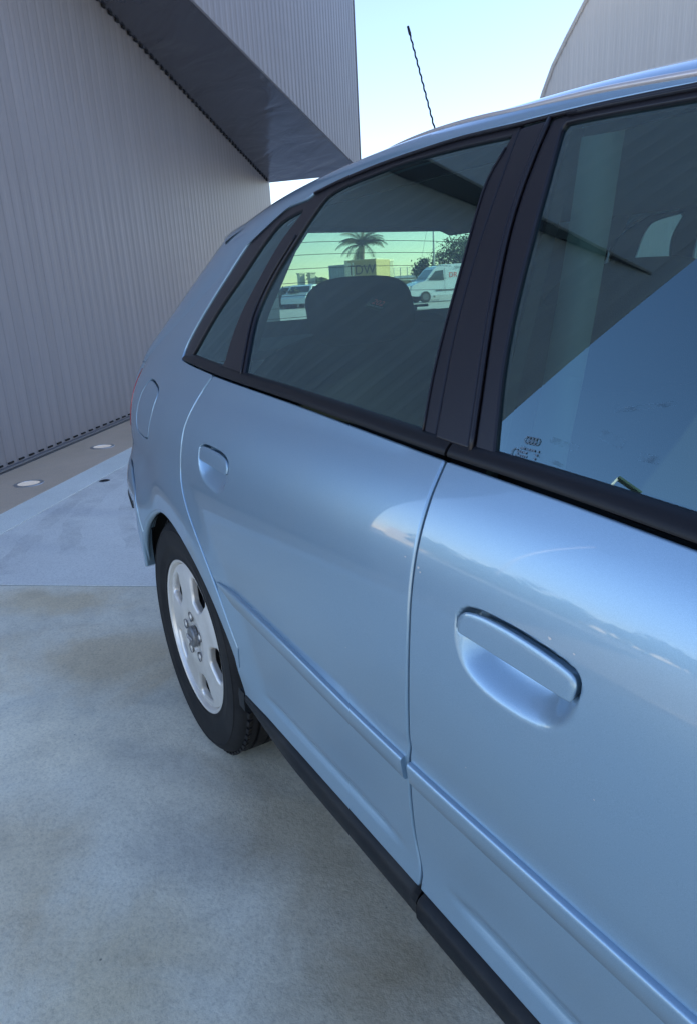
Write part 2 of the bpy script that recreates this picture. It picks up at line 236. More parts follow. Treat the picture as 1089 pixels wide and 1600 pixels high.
def roty(a): c,s=math.cos(a),math.sin(a); return np.array([[c,0,s],[0,1,0],[-s,0,c]])
def superell(name,c,h,m,parent,p=3.2,nu=28,nv=18,rot=None,bulge=None):
    V=[];
    f=lambda t,e: np.sign(t)*np.abs(t)**e
    e=2/p
    for j in range(nv+1):
        v=-math.pi/2+math.pi*j/nv
        for i in range(nu):
            u=2*math.pi*i/nu
            q=np.array([h[0]*f(math.cos(v),e)*f(math.cos(u),e),h[1]*f(math.cos(v),e)*f(math.sin(u),e),h[2]*f(math.sin(v),e)])
            if bulge: q=bulge(q)
            if rot is not None: q=rot@q
            V.append(q+np.array(c))
    Fc=[(j*nu+i,j*nu+(i+1)%nu,(j+1)*nu+(i+1)%nu,(j+1)*nu+i) for j in range(nv) for i in range(nu)]
    return mesh_obj(name,V,Fc,m,parent,True,None)
# ---------------------------------------------------------------- trimmed surface patches
def area(P): x,y=P[:,0],P[:,1]; return .5*np.sum(x*np.roll(y,-1)-np.roll(x,-1)*y)
def densify(P,step):
    P=np.asarray(P,float); out=[]
    for i in range(len(P)):
        a=P[i];b=P[(i+1)%len(P)];n=max(1,int(math.ceil(np.linalg.norm(b-a)/step)))
        for k in range(n): out.append(a+(b-a)*k/n)
    return np.array(out)
def dedupe(P,eps=8e-4):
    out=[P[0]]
    for q in P[1:]:
        if np.linalg.norm(q-out[-1])>eps: out.append(q)
    if np.linalg.norm(out[0]-out[-1])<eps: out.pop()
    return np.array(out)
def round_corners(P,r,n=5,ang=25):
    P=np.asarray(P,float); out=[]
    N=len(P)
    for i in range(N):
        a,b,c=P[i-1],P[i],P[(i+1)%N]; u=a-b;v=c-b; lu,lv=np.linalg.norm(u),np.linalg.norm(v)
        u=u/lu;v=v/lv; t=math.degrees(math.acos(np.clip(-(u@v),-1,1)))
        if t>ang:
            d=min(r,lu*.45,lv*.45)
            A=b+u*d;B=b+v*d
            for k in range(n+1):
                s=k/n; out.append((1-s)**2*A+2*s*(1-s)*b+s*s*B)
        else: out.append(b)
    return np.array(out)
def inset(P,d):
    # P counter-clockwise; positive d moves inwards
    T=np.roll(P,-1,0)-P; T/=np.linalg.norm(T,axis=1)[:,None]+1e-12
    nrm=np.stack([-T[:,1],T[:,0]],1); m=nrm+np.roll(nrm,1,0); l=np.linalg.norm(m,axis=1)[:,None]; m=m/np.maximum(l,1e-9)
    k=1/np.clip((m*nrm).sum(1),.5,1)[:,None]
    return P+m*k*d, -m
def inside(Q,P):
    x,y=Q[:,0][:,None],Q[:,1][:,None]; a=P;b=np.roll(P,-1,0)
    c=((a[:,1]>y)!=(b[:,1]>y))&(x<(b[:,0]-a[:,0])*(y-a[:,1])/(b[:,1]-a[:,1]+1e-15)+a[:,0])
    return c.sum(1)%2==1
def dist_poly(Q,P,closed=True):
    a=P;b=np.roll(P,-1,0)
    if not closed: a,b=P[:-1],P[1:]
    d=np.full(len(Q),1e9)
    for i in range(len(a)):
        ab=b[i]-a[i]; t=np.clip(((Q-a[i])@ab)/(ab@ab+1e-15),0,1); d=np.minimum(d,np.linalg.norm(Q-(a[i]+t[:,None]*ab),axis=1))
    return d
def patch(name,outline,m,parent,f,roll=.003,flange=.015,step=.02,gap=.0,holes=(),fine=(),edge=.01,hole_roll=None,hole_flange=None,ri=3,sgn=1,tight=None):
    """outline, holes: (u,v) loops; f(u,v)->depth y inward. outward normal is -y."""
    def prep(P,g,ccw=True):
        P=dedupe(np.asarray(P,float)); 
        if (area(P)>0)!=ccw: P=P[::-1]
        P=densify(P,edge)
        if g: P,_=inset(P,g)
        return P
    O=prep(outline,gap+roll); hr=roll if hole_roll is None else hole_roll; hf=flange if hole_flange is None else hole_flange
    Hs=[prep(h,-0.0) for h in holes]
    Hs=[dedupe(inset(h,-(hr+gap))[0]) for h in Hs]
    loops=[O]+Hs
    verts=[];edges=[]
    for Lp in loops:
        n=len(verts); verts+=[tuple(q) for q in Lp]; edges+=[(n+i,n+(i+1)%len(Lp)) for i in range(len(Lp))]
    nb=len(verts)
    lo=O.min(0);hi=O.max(0); gx,gz=np.meshgrid(np.arange(lo[0]+step/2,hi[0],step),np.arange(lo[1]+step/2,hi[1],step)); G=np.stack([gx.ravel(),gz.ravel()],1)
    G=G+((np.arange(len(G))%2)*2-1)[:,None]*step*.02
    ext=[G]
    for (P,pad,st) in fine:
        P=np.asarray(P); a=P.min(0)-pad;b=P.max(0)+pad
        ext[0]=ext[0][~((ext[0][:,0]>a[0])&(ext[0][:,0]<b[0])&(ext[0][:,1]>a[1])&(ext[0][:,1]<b[1]))]
        gx,gz=np.meshgrid(np.arange(a[0],b[0],st),np.arange(a[1],b[1],st)); ext.append(np.stack([gx.ravel(),gz.ravel()],1))
    G=np.concatenate(ext); k=inside(G,O)
    for h in Hs: k&=~inside(G,h)
    G=G[k]; dmin=dist_poly(G,O)
    for h in Hs: dmin=np.minimum(dmin,dist_poly(G,h))
    G=G[dmin>edge*.45]
    allv=[Vector(q) for q in verts]+[Vector(tuple(q)) for q in G]
    vo,eo,fo,ov,oe,of=delaunay_2d_cdt(allv,edges,[],0,1e-6)
    vo=np.array([tuple(q) for q in vo]); T=np.array([t for t in fo if len(t)==3])
    cen=vo[T].mean(1); k=inside(cen,O)
    for h in Hs: k&=~inside(cen,h)
    T=T[k]
    a2=np.cross(vo[T[:,1]]-vo[T[:,0]],vo[T[:,2]]-vo[T[:,0]]); T=T[np.abs(a2)>1e-10]; a2=a2[np.abs(a2)>1e-10]
    T[a2<0]=T[a2<0][:,::-1]
    def P3(u,v): return np.stack([u,f(u,v),v],1)
    def N3(u,v,e=5e-4):
        fx=(f(u+e,v)-f(u-e,v))/(2*e); fz=(f(u,v+e)-f(u,v-e))/(2*e); n=np.stack([fx,-np.ones_like(fx),fz],1); return n/np.linalg.norm(n,axis=1)[:,None],fx,fz
    V=P3(vo[:,0],vo[:,1]); Nn,_,_=N3(vo[:,0],vo[:,1])
    V=list(V);NN=list(Nn);Fc=[tuple(t) for t in T]
    # map original loop index -> output index
    omap={}
    for i,l in enumerate(ov):
        for q in l: omap.setdefault(q,i)
    base=0
    for li,Lp in enumerate(loops):
        n=len(Lp); idx=[omap.get(base+i,None) for i in range(n)]; base+=n
        _,out=inset(Lp,0)
        if li>0: out=-out
        r=roll if li==0 else hr; fl=flange if li==0 else hf
        u,v=Lp[:,0],Lp[:,1]; nr,fx,fz=N3(u,v); t=np.stack([out[:,0],fx*out[:,0]+fz*out[:,1],out[:,1]],1); t/=np.linalg.norm(t,axis=1)[:,None]
        Pb=P3(u,v); rings=[]
        prev=idx
        K=ri
        for k in list(range(1,K+1))+['f']:
            if k=='f':
                Q=Pb+r*t-(r+fl)*nr; nn=t
            else:
                th=math.pi/2*k/K; Q=Pb+r*math.sin(th)*t-r*(1-math.cos(th))*nr; nn=math.cos(th)*nr+math.sin(th)*t
            s0=len(V); V+=list(Q); NN+=list(nn); cur=list(range(s0,s0+n))
            for i in range(n):
                j=(i+1)%n
                if prev[i] is None or prev[j] is None: continue
                q=(prev[i],cur[i],cur[j],prev[j])
                Fc.append(q if li==0 else q[::-1])
            prev=cur
    # orientation: make faces follow outward (-y) normals
    V=np.array(V);NN=np.array(NN)
    F2=[]
    for t in Fc:
        a,b,c=V[t[0]],V[t[1]],V[t[2]]; g=np.cross(b-a,c-a)
        if g@(NN[t[0]]+NN[t[1]]+NN[t[2]])<0: t=tuple(t)[::-1]
        F2.append(t)
    return mesh_obj(name,V,F2,m,parent,True,None,normals=NN)
def sweep_x(name,xs,prof,m,parent,zf,ends=True,taper=None,sharp=50):
    """prof: list of (dz,out) across; follows the body side at height zf(x)+dz, standing 'out' proud of it"""
    V=[];n=len(prof)
    for i,x in enumerate(xs):
        k=1 if taper is None else taper(x)
        z0=float(zf(x)); y0=None
        for dz,o in prof: 
            z=z0+dz*k; V.append((x,float(S(x,z))-o*k,z))
    Fc=[(i*n+j,i*n+j+1,(i+1)*n+j+1,(i+1)*n+j) for i in range(len(xs)-1) for j in range(n-1)]
    if ends: Fc+=[tuple(range(n)),tuple((len(xs)-1)*n+j for j in range(n))[::-1]]
    a,b,c=[np.array(V[k]) for k in Fc[0][:3]]
    mid=n//2-1; q=Fc[mid]; g=np.cross(np.array(V[q[1]])-np.array(V[q[0]]),np.array(V[q[2]])-np.array(V[q[0]]))
    if g[1]>0: Fc=[f[::-1] for f in Fc]
    return mesh_obj(name,V,Fc,m,parent,True,sharp)
# ---------------------------------------------------------------- site frame: wall foot line
A0=np.array([-3.89948,-.10003,0.]); D_=np.array([-.77517,.63175,0.]); N0=np.array([.63175,.77517,0.])
def W_(s,o,z=0.): return A0+s*D_+o*N0+np.array([0,0,z])
def slab(name,s0,s1,o0,o1,z0,z1,m,bev=.004):
    # a slab with a small chamfer, in the site frame
    V=[];
    for (a,z) in ((0,z0),(0,z1-bev),(bev,z1)):
        for s,o in ((s0+a,o0+a),(s1-a,o0+a),(s1-a,o1-a),(s0+a,o1-a)): V.append(W_(s,o,z))
    Fc=[(0,1,5,4),(1,2,6,5),(2,3,7,6),(3,0,4,7),(4,5,9,8),(5,6,10,9),(6,7,11,10),(7,4,8,11),(8,9,10,11),(3,2,1,0)]
    V=np.array(V)
    F2=[]
    c=V.mean(0)
    for f in Fc:
        g=np.cross(V[f[1]]-V[f[0]],V[f[2]]-V[f[0]])
        F2.append(f if g@(V[list(f)].mean(0)-c)>0 else f[::-1])
    return mesh_obj(name,V,F2,m,None,False)
def concrete(name,c0,c1,stain=None,rough=.75,mott=.5,bstr=.35,fine=True,w=0):
    m=mat(name,c0,rough); N,L,b=nodes(m)
    a=noise(m,1.1,7,.62,w=w,dist=.4); col=ramp(m,a,[(.32,c0),(.68,c1)])
    a2=noise(m,7,8,.7,w=w+1,dist=.8); col=mixc(m,.30*mott*2,col,ramp(m,a2,[(.32,(.50,.50,.52)),(.50,(.92,.92,.92)),(.72,(1.10,1.10,1.10))]),'MULTIPLY')
    a3=noise(m,140,4,.7,w=w+2); col=mixc(m,.5,col,ramp(m,a3,[(.32,(.62,.62,.62)),(.48,(1.0,1.0,1.0)),(.70,(1.25,1.25,1.25))]),'MULTIPLY')
    if stain:
        for (px_,py_,rx,ry,ang,cs,amt) in stain:
            tc=N.new('ShaderNodeTexCoord'); mp=N.new('ShaderNodeMapping'); mp.vector_type='TEXTURE'; mp.inputs['Location'].default_value=(px_,py_,0); mp.inputs['Rotation'].default_value=(0,0,ang); mp.inputs['Scale'].default_value=(rx,ry,1)
            L.new(tc.outputs['Object'],mp.inputs[0]); ln=N.new('ShaderNodeVectorMath'); ln.operation='LENGTH'; 
            sx=N.new('ShaderNodeVectorMath'); sx.operation='MULTIPLY'; sx.inputs[1].default_value=(1,1,0); L.new(mp.outputs[0],sx.inputs[0]); L.new(sx.outputs[0],ln.inputs[0])
            nn=noise(m,2.6,7,.68,w=w+7+px_,dist=.6); d=math_(m,'ADD',ln.outputs['Value'],math_(m,'MULTIPLY',math_(m,'SUBTRACT',nn,.5),2.2))
            k=ramp(m,d,[(.25,(amt,)*3),(1.0,(0,0,0))]); col=mixc(m,k,col,cs,'MULTIPLY')
    # small dark pits and specks
    vo=N.new('ShaderNodeTexVoronoi'); vo.inputs['Scale'].default_value=16; tc=N.new('ShaderNodeTexCoord'); L.new(tc.outputs['Object'],vo.inputs['Vector'])
    k=ramp(m,vo.outputs['Distance'],[(.02,(.75,)*3),(.055,(0,0,0))]); k=mixc(m,1.0,k,ramp(m,noise(m,3,3,w=w+9),[(.52,(0,0,0)),(.6,(1,1,1))]),'MULTIPLY'); col=mixc(m,k,col,(.06,.055,.05))
    L.new(col,b.inputs['Base Color'])
    h=math_(m,'ADD',math_(m,'MULTIPLY',a3,.35),math_(m,'ADD',math_(m,'MULTIPLY',a2,.9),math_(m,'MULTIPLY',noise(m,34,6,.7,w=w+4),.6)))
    bump(m,h,bstr*1.25,.006); L.new(ramp(m,a2,[(.3,(rough-.18,)*3),(.7,(rough+.05,)*3)]),b.inputs['Roughness'])
    return m
BR=(.80,.66,.50); DK=(.62,.64,.68)
M['conc_near']=concrete('worn_concrete',(.72,.655,.50),(.84,.78,.62),
   stain=[(-.62,-.10,.62,.26,.89,(.86,.75,.62),.9),(-1.25,-.15,.45,.16,.89,(.88,.76,.60),.8),(-.25,-.42,.30,.20,.5,(1.22,1.18,1.12),.9),(-.75,-.55,.35,.25,.5,(1.15,1.12,1.06),.8),
   (.36,-.14,.26,.13,.75,(.76,.77,.80),.85),(.0,-.12,.42,.08,.6,(.78,.80,.84),.8),(-.2,.1,.3,.07,.9,(.80,.82,.85),.7),(.55,.10,.55,.17,.1,(.74,.68,.60),1.0),(.95,.0,.35,.2,.2,(.76,.70,.62),.9),(.62,-.38,.30,.22,.3,(.90,.80,.66),.9),(.2,-.5,.3,.2,0.,(.90,.80,.68),.8)],w=1)
M['conc_far']=concrete('trowelled_concrete',(.74,.73,.66),(.82,.82,.74),stain=[(-2.6,.1,.9,.12,.75,(.72,.74,.80),.5),(-2.2,-.2,.8,.1,.5,(.78,.8,.84),.4)],rough=.62,mott=.2,bstr=.12,w=3)
M['conc_pale']=concrete('pale_concrete_band',(.74,.76,.68),(.82,.84,.76),rough=.65,mott=.25,bstr=.15,w=5)
M['pavement']=concrete('brown_pavement',(.52,.40,.28),(.62,.48,.35),rough=.75,mott=.3,bstr=.2,w=6)
M['ground']=concrete('yard_concrete',(.34,.325,.30),(.44,.42,.39),rough=.85,mott=.4,w=8)
# ground sheet
V=[(-900,-900,-.012),(900,-900,-.012),(900,900,-.012),(-900,900,-.012)]
structure(mesh_obj('ground',V,[(0,1,2,3)],M['ground'],None,False))
JS=-1.94
structure(slab('concrete_apron',JS-9.0,JS-.003,.8655,12,-.01,.003,M['conc_near'],.0012))
structure(slab('concrete_apron',JS+.003,JS+7.2,.8655,12,-.01,.004,M['conc_far'],.0012))
structure(slab('concrete_apron',JS+7.206,JS+14.4,.8655,12,-.01,.004,M['conc_far'],.0012))
structure(slab('concrete_band',-10.9,13,.632,.862,-.01,.006,M['conc_pale'],.0012))
structure(slab('pavement',-10.9,13,.03,.628,-.01,.006,M['pavement'],.0012))
jm=mat('joint_dirt',(.05,.05,.05),.9)
structure(slab('slab_joint',JS-.004,JS+.004,.87,12,-.01,.0010,jm,.0002)); structure(slab('slab_joint',JS+7.2,JS+7.206,.87,12,-.01,.0010,jm,.0002))
# faint curved tyre marks and a hairline crack across the far slab
def marks(nm,col,amt,sc):
    m=bpy.data.materials.new(nm); m.use_nodes=True; N,L,b=nodes(m); b.inputs['Base Color'].default_value=(*col,1); b.inputs['Roughness'].default_value=.8
    r=ramp(m,noise(m,sc,6,.7),[(.40,(0,0,0)),(.72,(amt,)*3)]); L.new(r,b.inputs['Alpha']); return m
M['mark']=marks('tyre_mark_rubber',(.16,.15,.15),.16,7); M['crack']=marks('crack_dirt',(.06,.055,.05),.9,30)
def ribbon(nm,pts,wd,m,z=.0052):
    P=np.array(pts,float); f=[nat_spline(np.arange(len(P)),P[:,i]) for i in (0,1)]; V=[];n=60
    t=np.linspace(0,len(P)-1,n); q=np.stack([f[0](t),f[1](t)],1)
    for i in range(n):
        d=q[min(i+1,n-1)]-q[max(i-1,0)]; d/=np.linalg.norm(d); k=np.array([-d[1],d[0]])*wd/2*(.85+.15*math.sin(i*.7)); V+=[(*(q[i]+k),z),(*(q[i]-k),z)]
    return structure(mesh_obj(nm,V,[(2*i,2*i+1,2*i+3,2*i+2) for i in range(n-1)],m,None,False))
ribbon('tyre_mark',[(-4.1,1.15),(-3.2,.62),(-2.64,.27),(-2.1,.06),(-1.75,.02)],.13,M['mark'])
ribbon('tyre_mark',[(-4.0,1.0),(-3.1,.42),(-2.5,.05),(-1.95,-.22),(-1.7,-.30)],.12,M['mark'])
ribbon('tyre_mark',[(-3.3,.9),(-2.7,.55),(-2.1,.35),(-1.6,.28)],.10,M['mark'])
# ---------------------------------------------------------------- left building with the wedge canopy
p=M['clad']=mat('grey_steel_cladding',(.25,.235,.235),.48,0,.15,.4)
N_,L_,b_=nodes(p); L_.new(ramp(p,noise(p,.35,4,.5,'Generated'),[(.3,(.23,.215,.22)),(.7,(.275,.26,.265))]),b_.inputs['Base Color'])
def vary(m,lo,hi):
    # sheets differ a little from one another, with faint run-off streaks
    N,L,b=nodes(m); src=b.inputs['Base Color'].links[0].from_socket; oi=N.new('ShaderNodeObjectInfo'); r=ramp(m,oi.outputs['Random'],[(0,(lo,)*3),(1,(hi,)*3)])
    c=mixc(m,1.0,src,r,'MULTIPLY'); st=ramp(m,noise(m,3.0,5,.65,'Object',stretch=(6,6,.25)),[(.35,(.90,.90,.91)),(.7,(1.04,1.04,1.03))]); c=mixc(m,1.0,c,st,'MULTIPLY'); L.new(c,b.inputs['Base Color'])
vary(M['clad'],.955,1.035)
M['clad_edge']=mat('cladding_edge',(.15,.14,.15),.5)
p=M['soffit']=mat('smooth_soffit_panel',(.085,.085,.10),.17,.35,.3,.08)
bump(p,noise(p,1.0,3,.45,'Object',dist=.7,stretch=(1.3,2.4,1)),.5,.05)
M['slot']=mat('dark_slot',(.008,.008,.009),.9)
M['flash']=mat('base_flashing',(.16,.16,.17),.5)
PITCH=.1345; S0=-2.90; NW=int((8.85-S0)/PITCH); S0=8.85-NW*PITCH
HB=6.6
def rib_profile(wd=PITCH):
    # (along, out) of one cladding strip: a flat pan with a raised narrow rib and a step at its joint
    return [(0,0),(.010,.0003),(.030,.0022),(.056,.0022),(.076,.0003),(.1308,.0),(.1325,-.0015),(.1345,-.0015)]
def strip_mesh(name,z0a,z0b,z1,prof,mats,slotz=True):
    V=[];Fc=[];fm=[]
    n=len(prof)
    for (a,o) in prof:
        t=a/PITCH; V.append((a,o,z0a+(z0b-z0a)*t))
    for (a,o) in prof: V.append((a,o,z1))
    for i in range(n-1): Fc.append((i,i+1,n+i+1,n+i)); fm.append(0)
    if slotz:   # open end of the rib near the foot, read as a dark slot
        b=len(V); zs=z0a+.012
        V+= [(.010,.011,zs),(.074,.011,zs),(.074,.011,zs+.013),(.010,.011,zs+.013),(.010,-.002,zs),(.074,-.002,zs),(.074,-.002,zs+.013),(.010,-.002,zs+.013)]
        Fc+=[(b,b+1,b+2,b+3),(b+3,b+2,b+6,b+7),(b+1,b+5,b+6,b+2),(b+4,b,b+3,b+7)]; fm+=[1]*4
    me=bpy.data.meshes.new(name); me.from_pydata(V,[],Fc)
    for m in mats: me.materials.append(m)
    me.polygons.foreach_set('material_index',fm); me.update(); return me
frameM=Matrix(((D_[0],N0[0],0,0),(D_[1],N0[1],0,0),(D_[2],N0[2],1,0),(0,0,0,1)))
def place_strip(me,name,s,o,parent,ang=0.,z=0.):
    ob=bpy.data.objects.new(name,me); P=W_(s,o,z)
    ob.matrix_basis=Matrix.Translation(Vector(P))@frameM@Matrix.Rotation(ang,4,'Z'); link(ob,parent); return ob
bl=thing('clad_building',W_(3,-.2),'grey ribbed metal building with an overhanging wedge canopy left of the car','building')
wm=strip_mesh('cladding_strip',.035,.035,HB,rib_profile(),[M['clad'],M['slot']])
for i in range(NW): place_strip(wm,'cladding_strip',S0+i*PITCH,0.0,bl)
def ssof(s): return 2.97+.134*(8.8-s)
# core volume, end faces, foot channel
mb=MB()
def sbox(mb,s0,s1,o0,o1,z0,z1,mi=0):
    V=[W_(s,o,z) for s in(s0,s1) for o in(o0,o1) for z in(z0,z1)]
    c=np.mean(V,0); Fc=[(0,1,3,2),(4,6,7,5),(0,4,5,1),(2,3,7,6),(0,2,6,4),(1,5,7,3)]; F2=[]
    for f in Fc:
        g=np.cross(V[f[1]]-V[f[0]],V[f[2]]-V[f[0]]); F2.append(f if g@(np.mean([V[k] for k in f],0)-c)>0 else f[::-1])
    mb.add(V,F2,mi)
FPT=[(S0+.005,-.012),(8.85,-.012),(8.85,-9),(S0+6.5,-9),(S0+1.2,-1.2)]
n=len(FPT); mb.add([W_(s,o,z) for z in (0,HB) for s,o in FPT],[(i,(i+1)%n,(i+1)%n+n,i+n) for i in range(n)]+[tuple(range(n,2*n))[::-1]]); mb.obj('wall',[M['clad_edge']],bl)
mb=MB(); sbox(mb,S0,8.85,-.01,.022,.0,.010,0); mb.obj('base_flashing',[M['flash']],bl)
mb=MB(); sbox(mb,S0,8.85,-.01,.026,.018,.034,0); mb.obj('drip_flashing',[M['flash']],bl)
mb=MB(); sbox(mb,S0,8.85,-.008,.010,.011,.0175,0); mb.obj('shadow_gap',[M['slot']],bl)
# canopy: soffit plane level across, falling .134 per metre along the wall
Fp=lambda s: .40+.1448*s            # outer edge offset
sA=-2.72; sB=8.70
mb=MB()
ns=24
def sof(s,o): return W_(s,o,ssof(s))
rows=[]
for i in range(ns+1):
    s=sA+(sB-sA)*i/ns; e=8.8+(sB-8.8)*1 if False else None
    rows.append([sof(s+(8.8-8.7)*(i/ns)*(1-j/4),.014+(max(Fp(s),.015)-.014)*j/4) for j in range(5)])
V=[q for r in rows for q in r]; Fc=[(i*5+j,(i+1)*5+j,(i+1)*5+j+1,i*5+j+1) for i in range(ns) for j in range(4)]
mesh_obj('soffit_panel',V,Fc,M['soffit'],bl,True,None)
# end face of the canopy (turned away from the wall), and its mass
mb=MB(); e0=W_(8.8,.012,ssof(8.8)); e1=W_(8.7,Fp(8.7)-.004,ssof(8.7)); up=np.array([0,0,1.])
mb.quad(e0,e1,e1+up*(HB-e1[2]),e0+up*(HB-e0[2])); mb.obj('end_panel',[M['clad']],bl)
mb=MB(); mb.add([W_(sA,0,HB),W_(8.8,0,HB),W_(8.7,Fp(8.7),HB)],[(0,1,2)]); mb.obj('roof',[M['clad_edge']],bl)
# fascia strips
angF=math.atan(.1448); LF=(8.7-sA)/math.cos(angF); nf=int(LF/PITCH)
for i in range(nf):
    s=sA+(i*PITCH)*math.cos(angF); s2=s+PITCH*math.cos(angF)
    me=strip_mesh('fascia_strip',ssof(s),ssof(s2),HB,rib_profile(),[M['clad'],M['slot']],False)
    place_strip(me,'fascia_strip',s,Fp(s),bl,angF)
# lower lip of the fascia: a thin folded edge
mb=MB()
P_=[W_(sA+(8.7-sA)*t,Fp(sA+(8.7-sA)*t)+.006,ssof(sA+(8.7-sA)*t)+.012) for t in np.linspace(0,1,20)]
mb.tube(P_,.012,4); mb.obj('drip_edge',[M['clad_edge']],bl)
# dark dashed joint where ribs meet the soffit
for i in range(int((8.8+2.6)/PITCH)):
    s=-2.6+i*PITCH
    if s<1.0: continue
    mb=MB(); 
    if i==int(3.7/PITCH): pass
    mb.box(W_(s+.04,.018,ssof(s+.04)-.012),(.030,.009,.010),rot=rotz(math.atan2(D_[1],D_[0]))); mb.obj('vent_slot',[M['slot']],bl)
# recessed ground lights in the pavement
M['lamp_glass']=mat('frosted_lamp_glass',(.60,.58,.54),.25,0,.6,.1,emit=(1,.93,.78),es=.10); M['steel']=mat('brushed_steel',(.55,.55,.54),.35,.9)
def disc(mb,c,r,z,mi=0,n=32,r0=0.,z0=None):
    V=[(c[0]+r*math.cos(2*math.pi*k/n),c[1]+r*math.sin(2*math.pi*k/n),z) for k in range(n)]
    if r0: 
        V+=[(c[0]+r0*math.cos(2*math.pi*k/n),c[1]+r0*math.sin(2*math.pi*k/n),z if z0 is None else z0) for k in range(n)]
        mb.add(V,[(k,(k+1)%n,n+(k+1)%n,n+k) for k in range(n)],mi)
    else: mb.add(V,[tuple(range(n))],mi)
for k in range(2):
    s=-.275+1.135*k; c=W_(s,.36 if k else .40)
    t=thing('ground_light',(c[0],c[1],0),['round recessed ground light in the brown pavement, nearer the photo edge','round recessed ground light in the brown pavement beside the car tail'][k],'ground light','recessed lights along the wall')
    mb=MB(); disc(mb,c,.098,.006,0,32,.094,.0095); disc(mb,c,.094,.0095,0,32,.072,.0095); disc(mb,c,.072,.0095,0,32,.071,.007); mb.obj('rim',[M['steel']],t)
    mb=MB(); disc(mb,c,.0712,.0075); mb.obj('lens',[M['lamp_glass']],t)
c=W_(-.22,.915)
t=thing('floor_drain',(c[0],c[1],0),'small dark round drain cover in the pale concrete by the band','drain')
mb=MB(); disc(mb,c,.036,.0041,0,24,.032,.0062); disc(mb,c,.032,.0062,0,24); mb.obj('cover',[mat('cast_iron',(.04,.04,.045),.5,.5)],t)
mb=MB(); 
for k in (-1,0,1): mb.box((c[0]+k*.014,c[1],.0066),(.003,.02,.0006))
mb.obj('slot',[M['slot']],t)
# ---------------------------------------------------------------- the car
car=thing('parked_car',(1.25,CY,0),'silver-blue five-door hatchback parked on the concrete, its tail towards the ribbed wall','car')
Sf=lambda off=0.: (lambda x,z: S(x,z)+off)
def arc_pts(a0,a1,n=24): return [arch(a0+(a1-a0)*k/(n-1)) for k in range(n)]
G=list(OUT['rear_gap'])+[(.3862,.430),(.3838,.412),(.3805,.396)]; BG=OUT['b_gap']
zl=.330
# --- rear door skin
RD=list(G)                                         # top -> bottom along the rear shut line
RD+=[q for q in arc_pts(12.2,3.6,8)]
RD+=[(.45,zl),(.7,zl),(.9,zl)]+[(BG[-1][0],zl)]
RD+=[q for q in reversed(BG) if q[1]>zl+.004]
RD+=[(x,float(ZB(x))) for x in (.9,.8,.7,.6,.5,.4,.3)]
RD=np.array(RD)
def handle_disp(loop,bar,depth,wd):
    P=np.array(loop)
    def d(x,z):
        sh=np.shape(x); Q=np.stack([np.ravel(x),np.ravel(z)],1); ins=inside(Q,P); dd=dist_poly(Q,P); 
        dd=np.where(ins,dd,-dd); zz=np.ravel(z); (bx0,bz0),(bx1,bz1)=bar; up=sstep(-.004,.006,zz-(bz0+(bz1-bz0)*(np.ravel(x)-bx0)/(bx1-bx0))); ww=wd+( .007-wd)*up; r=depth*sstep(-.0025-.003*(1-up),ww,dd)
        return r.reshape(sh)
    return d
hdr=handle_disp(OUT['handle_rear'],OUT['bar_rear'],.024,.034); hdf=handle_disp(OUT['handle_front'],OUT['bar_front'],.027,.032)
def near(loop,pad,x,z):
    P=np.array(loop);a=P.min(0)-pad;b=P.max(0)+pad; return (x>a[0])&(x<b[0])&(z>a[1])&(z<b[1])
def door_surf(loop,hd,x0,x1):
    def f(x,z):
        y=S(x,z)
        # pressed channel above the rubbing strip
        y=y+.0022*np.exp(-((z-.575)/.012)**2)
        # lower press line, fading at both ends
        k=sstep(x0,x0+.10,x)*sstep(x1,x1-.10,x)
        y=y+k*.0050*np.exp(-((z-.376)/.009)**2)
        m=near(loop,.01,x,z)
        if np.any(m): y=y.copy(); y[m]+=hd(x[m],z[m])
        return y
    return f
rdm=patch('rear_door',RD,M['paint'],car,door_surf(OUT['handle_rear'],hdr,.45,.985),roll=.0035,flange=.018,step=.018,gap=.0018,fine=[(OUT['handle_rear'],.012,.0032),([(.36,.365),(.98,.385)],.006,.006)],ri=4)
# --- front door skin
zf_=[(BG[-1][0],zl),(1.2,zl),(1.5,zl),(1.8,zl),(1.98,zl),(2.03,.40),(2.05,.6),(2.05,.8),(2.04,float(ZB(2.04)))]
FD=[q for q in BG if q[1]>zl+.004]+zf_+[(x,float(ZB(x))) for x in (1.95,1.85,1.75,1.6,1.5,1.4,1.3,1.2,1.1)]
fdm=patch('front_door',FD,M['paint'],car,door_surf(OUT['handle_front'],hdf,1.04,1.9),roll=.0035,flange=.018,step=.018,gap=.0018,fine=[(OUT['handle_front'],.012,.0028),([(1.0,.365),(1.6,.385)],.006,.006)],ri=4)
# --- quarter panel, roof rail and pillar band in one side pressing
KS=[a for a,b in SECT]
zs_line=[(a[0],a[1]) for a in KS[:19]]   # front to rear
kt=np.arange(len(KS)); fx_=nat_spline(kt,[a[0] for a in KS]); fz_=nat_spline(kt,[a[1] for a in KS])
zs=[(float(fx_(t)),float(fz_(t))) for t in np.linspace(0,18,110)]
_z=np.array(zs); _d=np.gradient(_z,axis=0); _d/=np.linalg.norm(_d,axis=1)[:,None]; zs=[tuple(q) for q in _z+np.stack([_d[:,1],-_d[:,0]],1)*.0040]
top=list(OUT['dlo_top'])+[(1.3,1.301),(1.45,1.279),(1.6,1.245),(1.8,1.135),(2.0,1.01),(2.06,.965)]
BS=list(G[::-1])[:-1]                               # up along the rear door shut line
BS+=[(.1935,float(ZB(.1935)))]+[(x,float(ZB(x))) for x in (.12,.05,-.02)]
BS+=list(OUT['dlo_rear'])+top[1:]
BS+=[(2.12,.965),(1.9,1.10)]+[q for q in zs]
BS+=[(-.63,.80),(-.63,.70),(-.45,.682),(-.33,.632),(-.292,.585)]
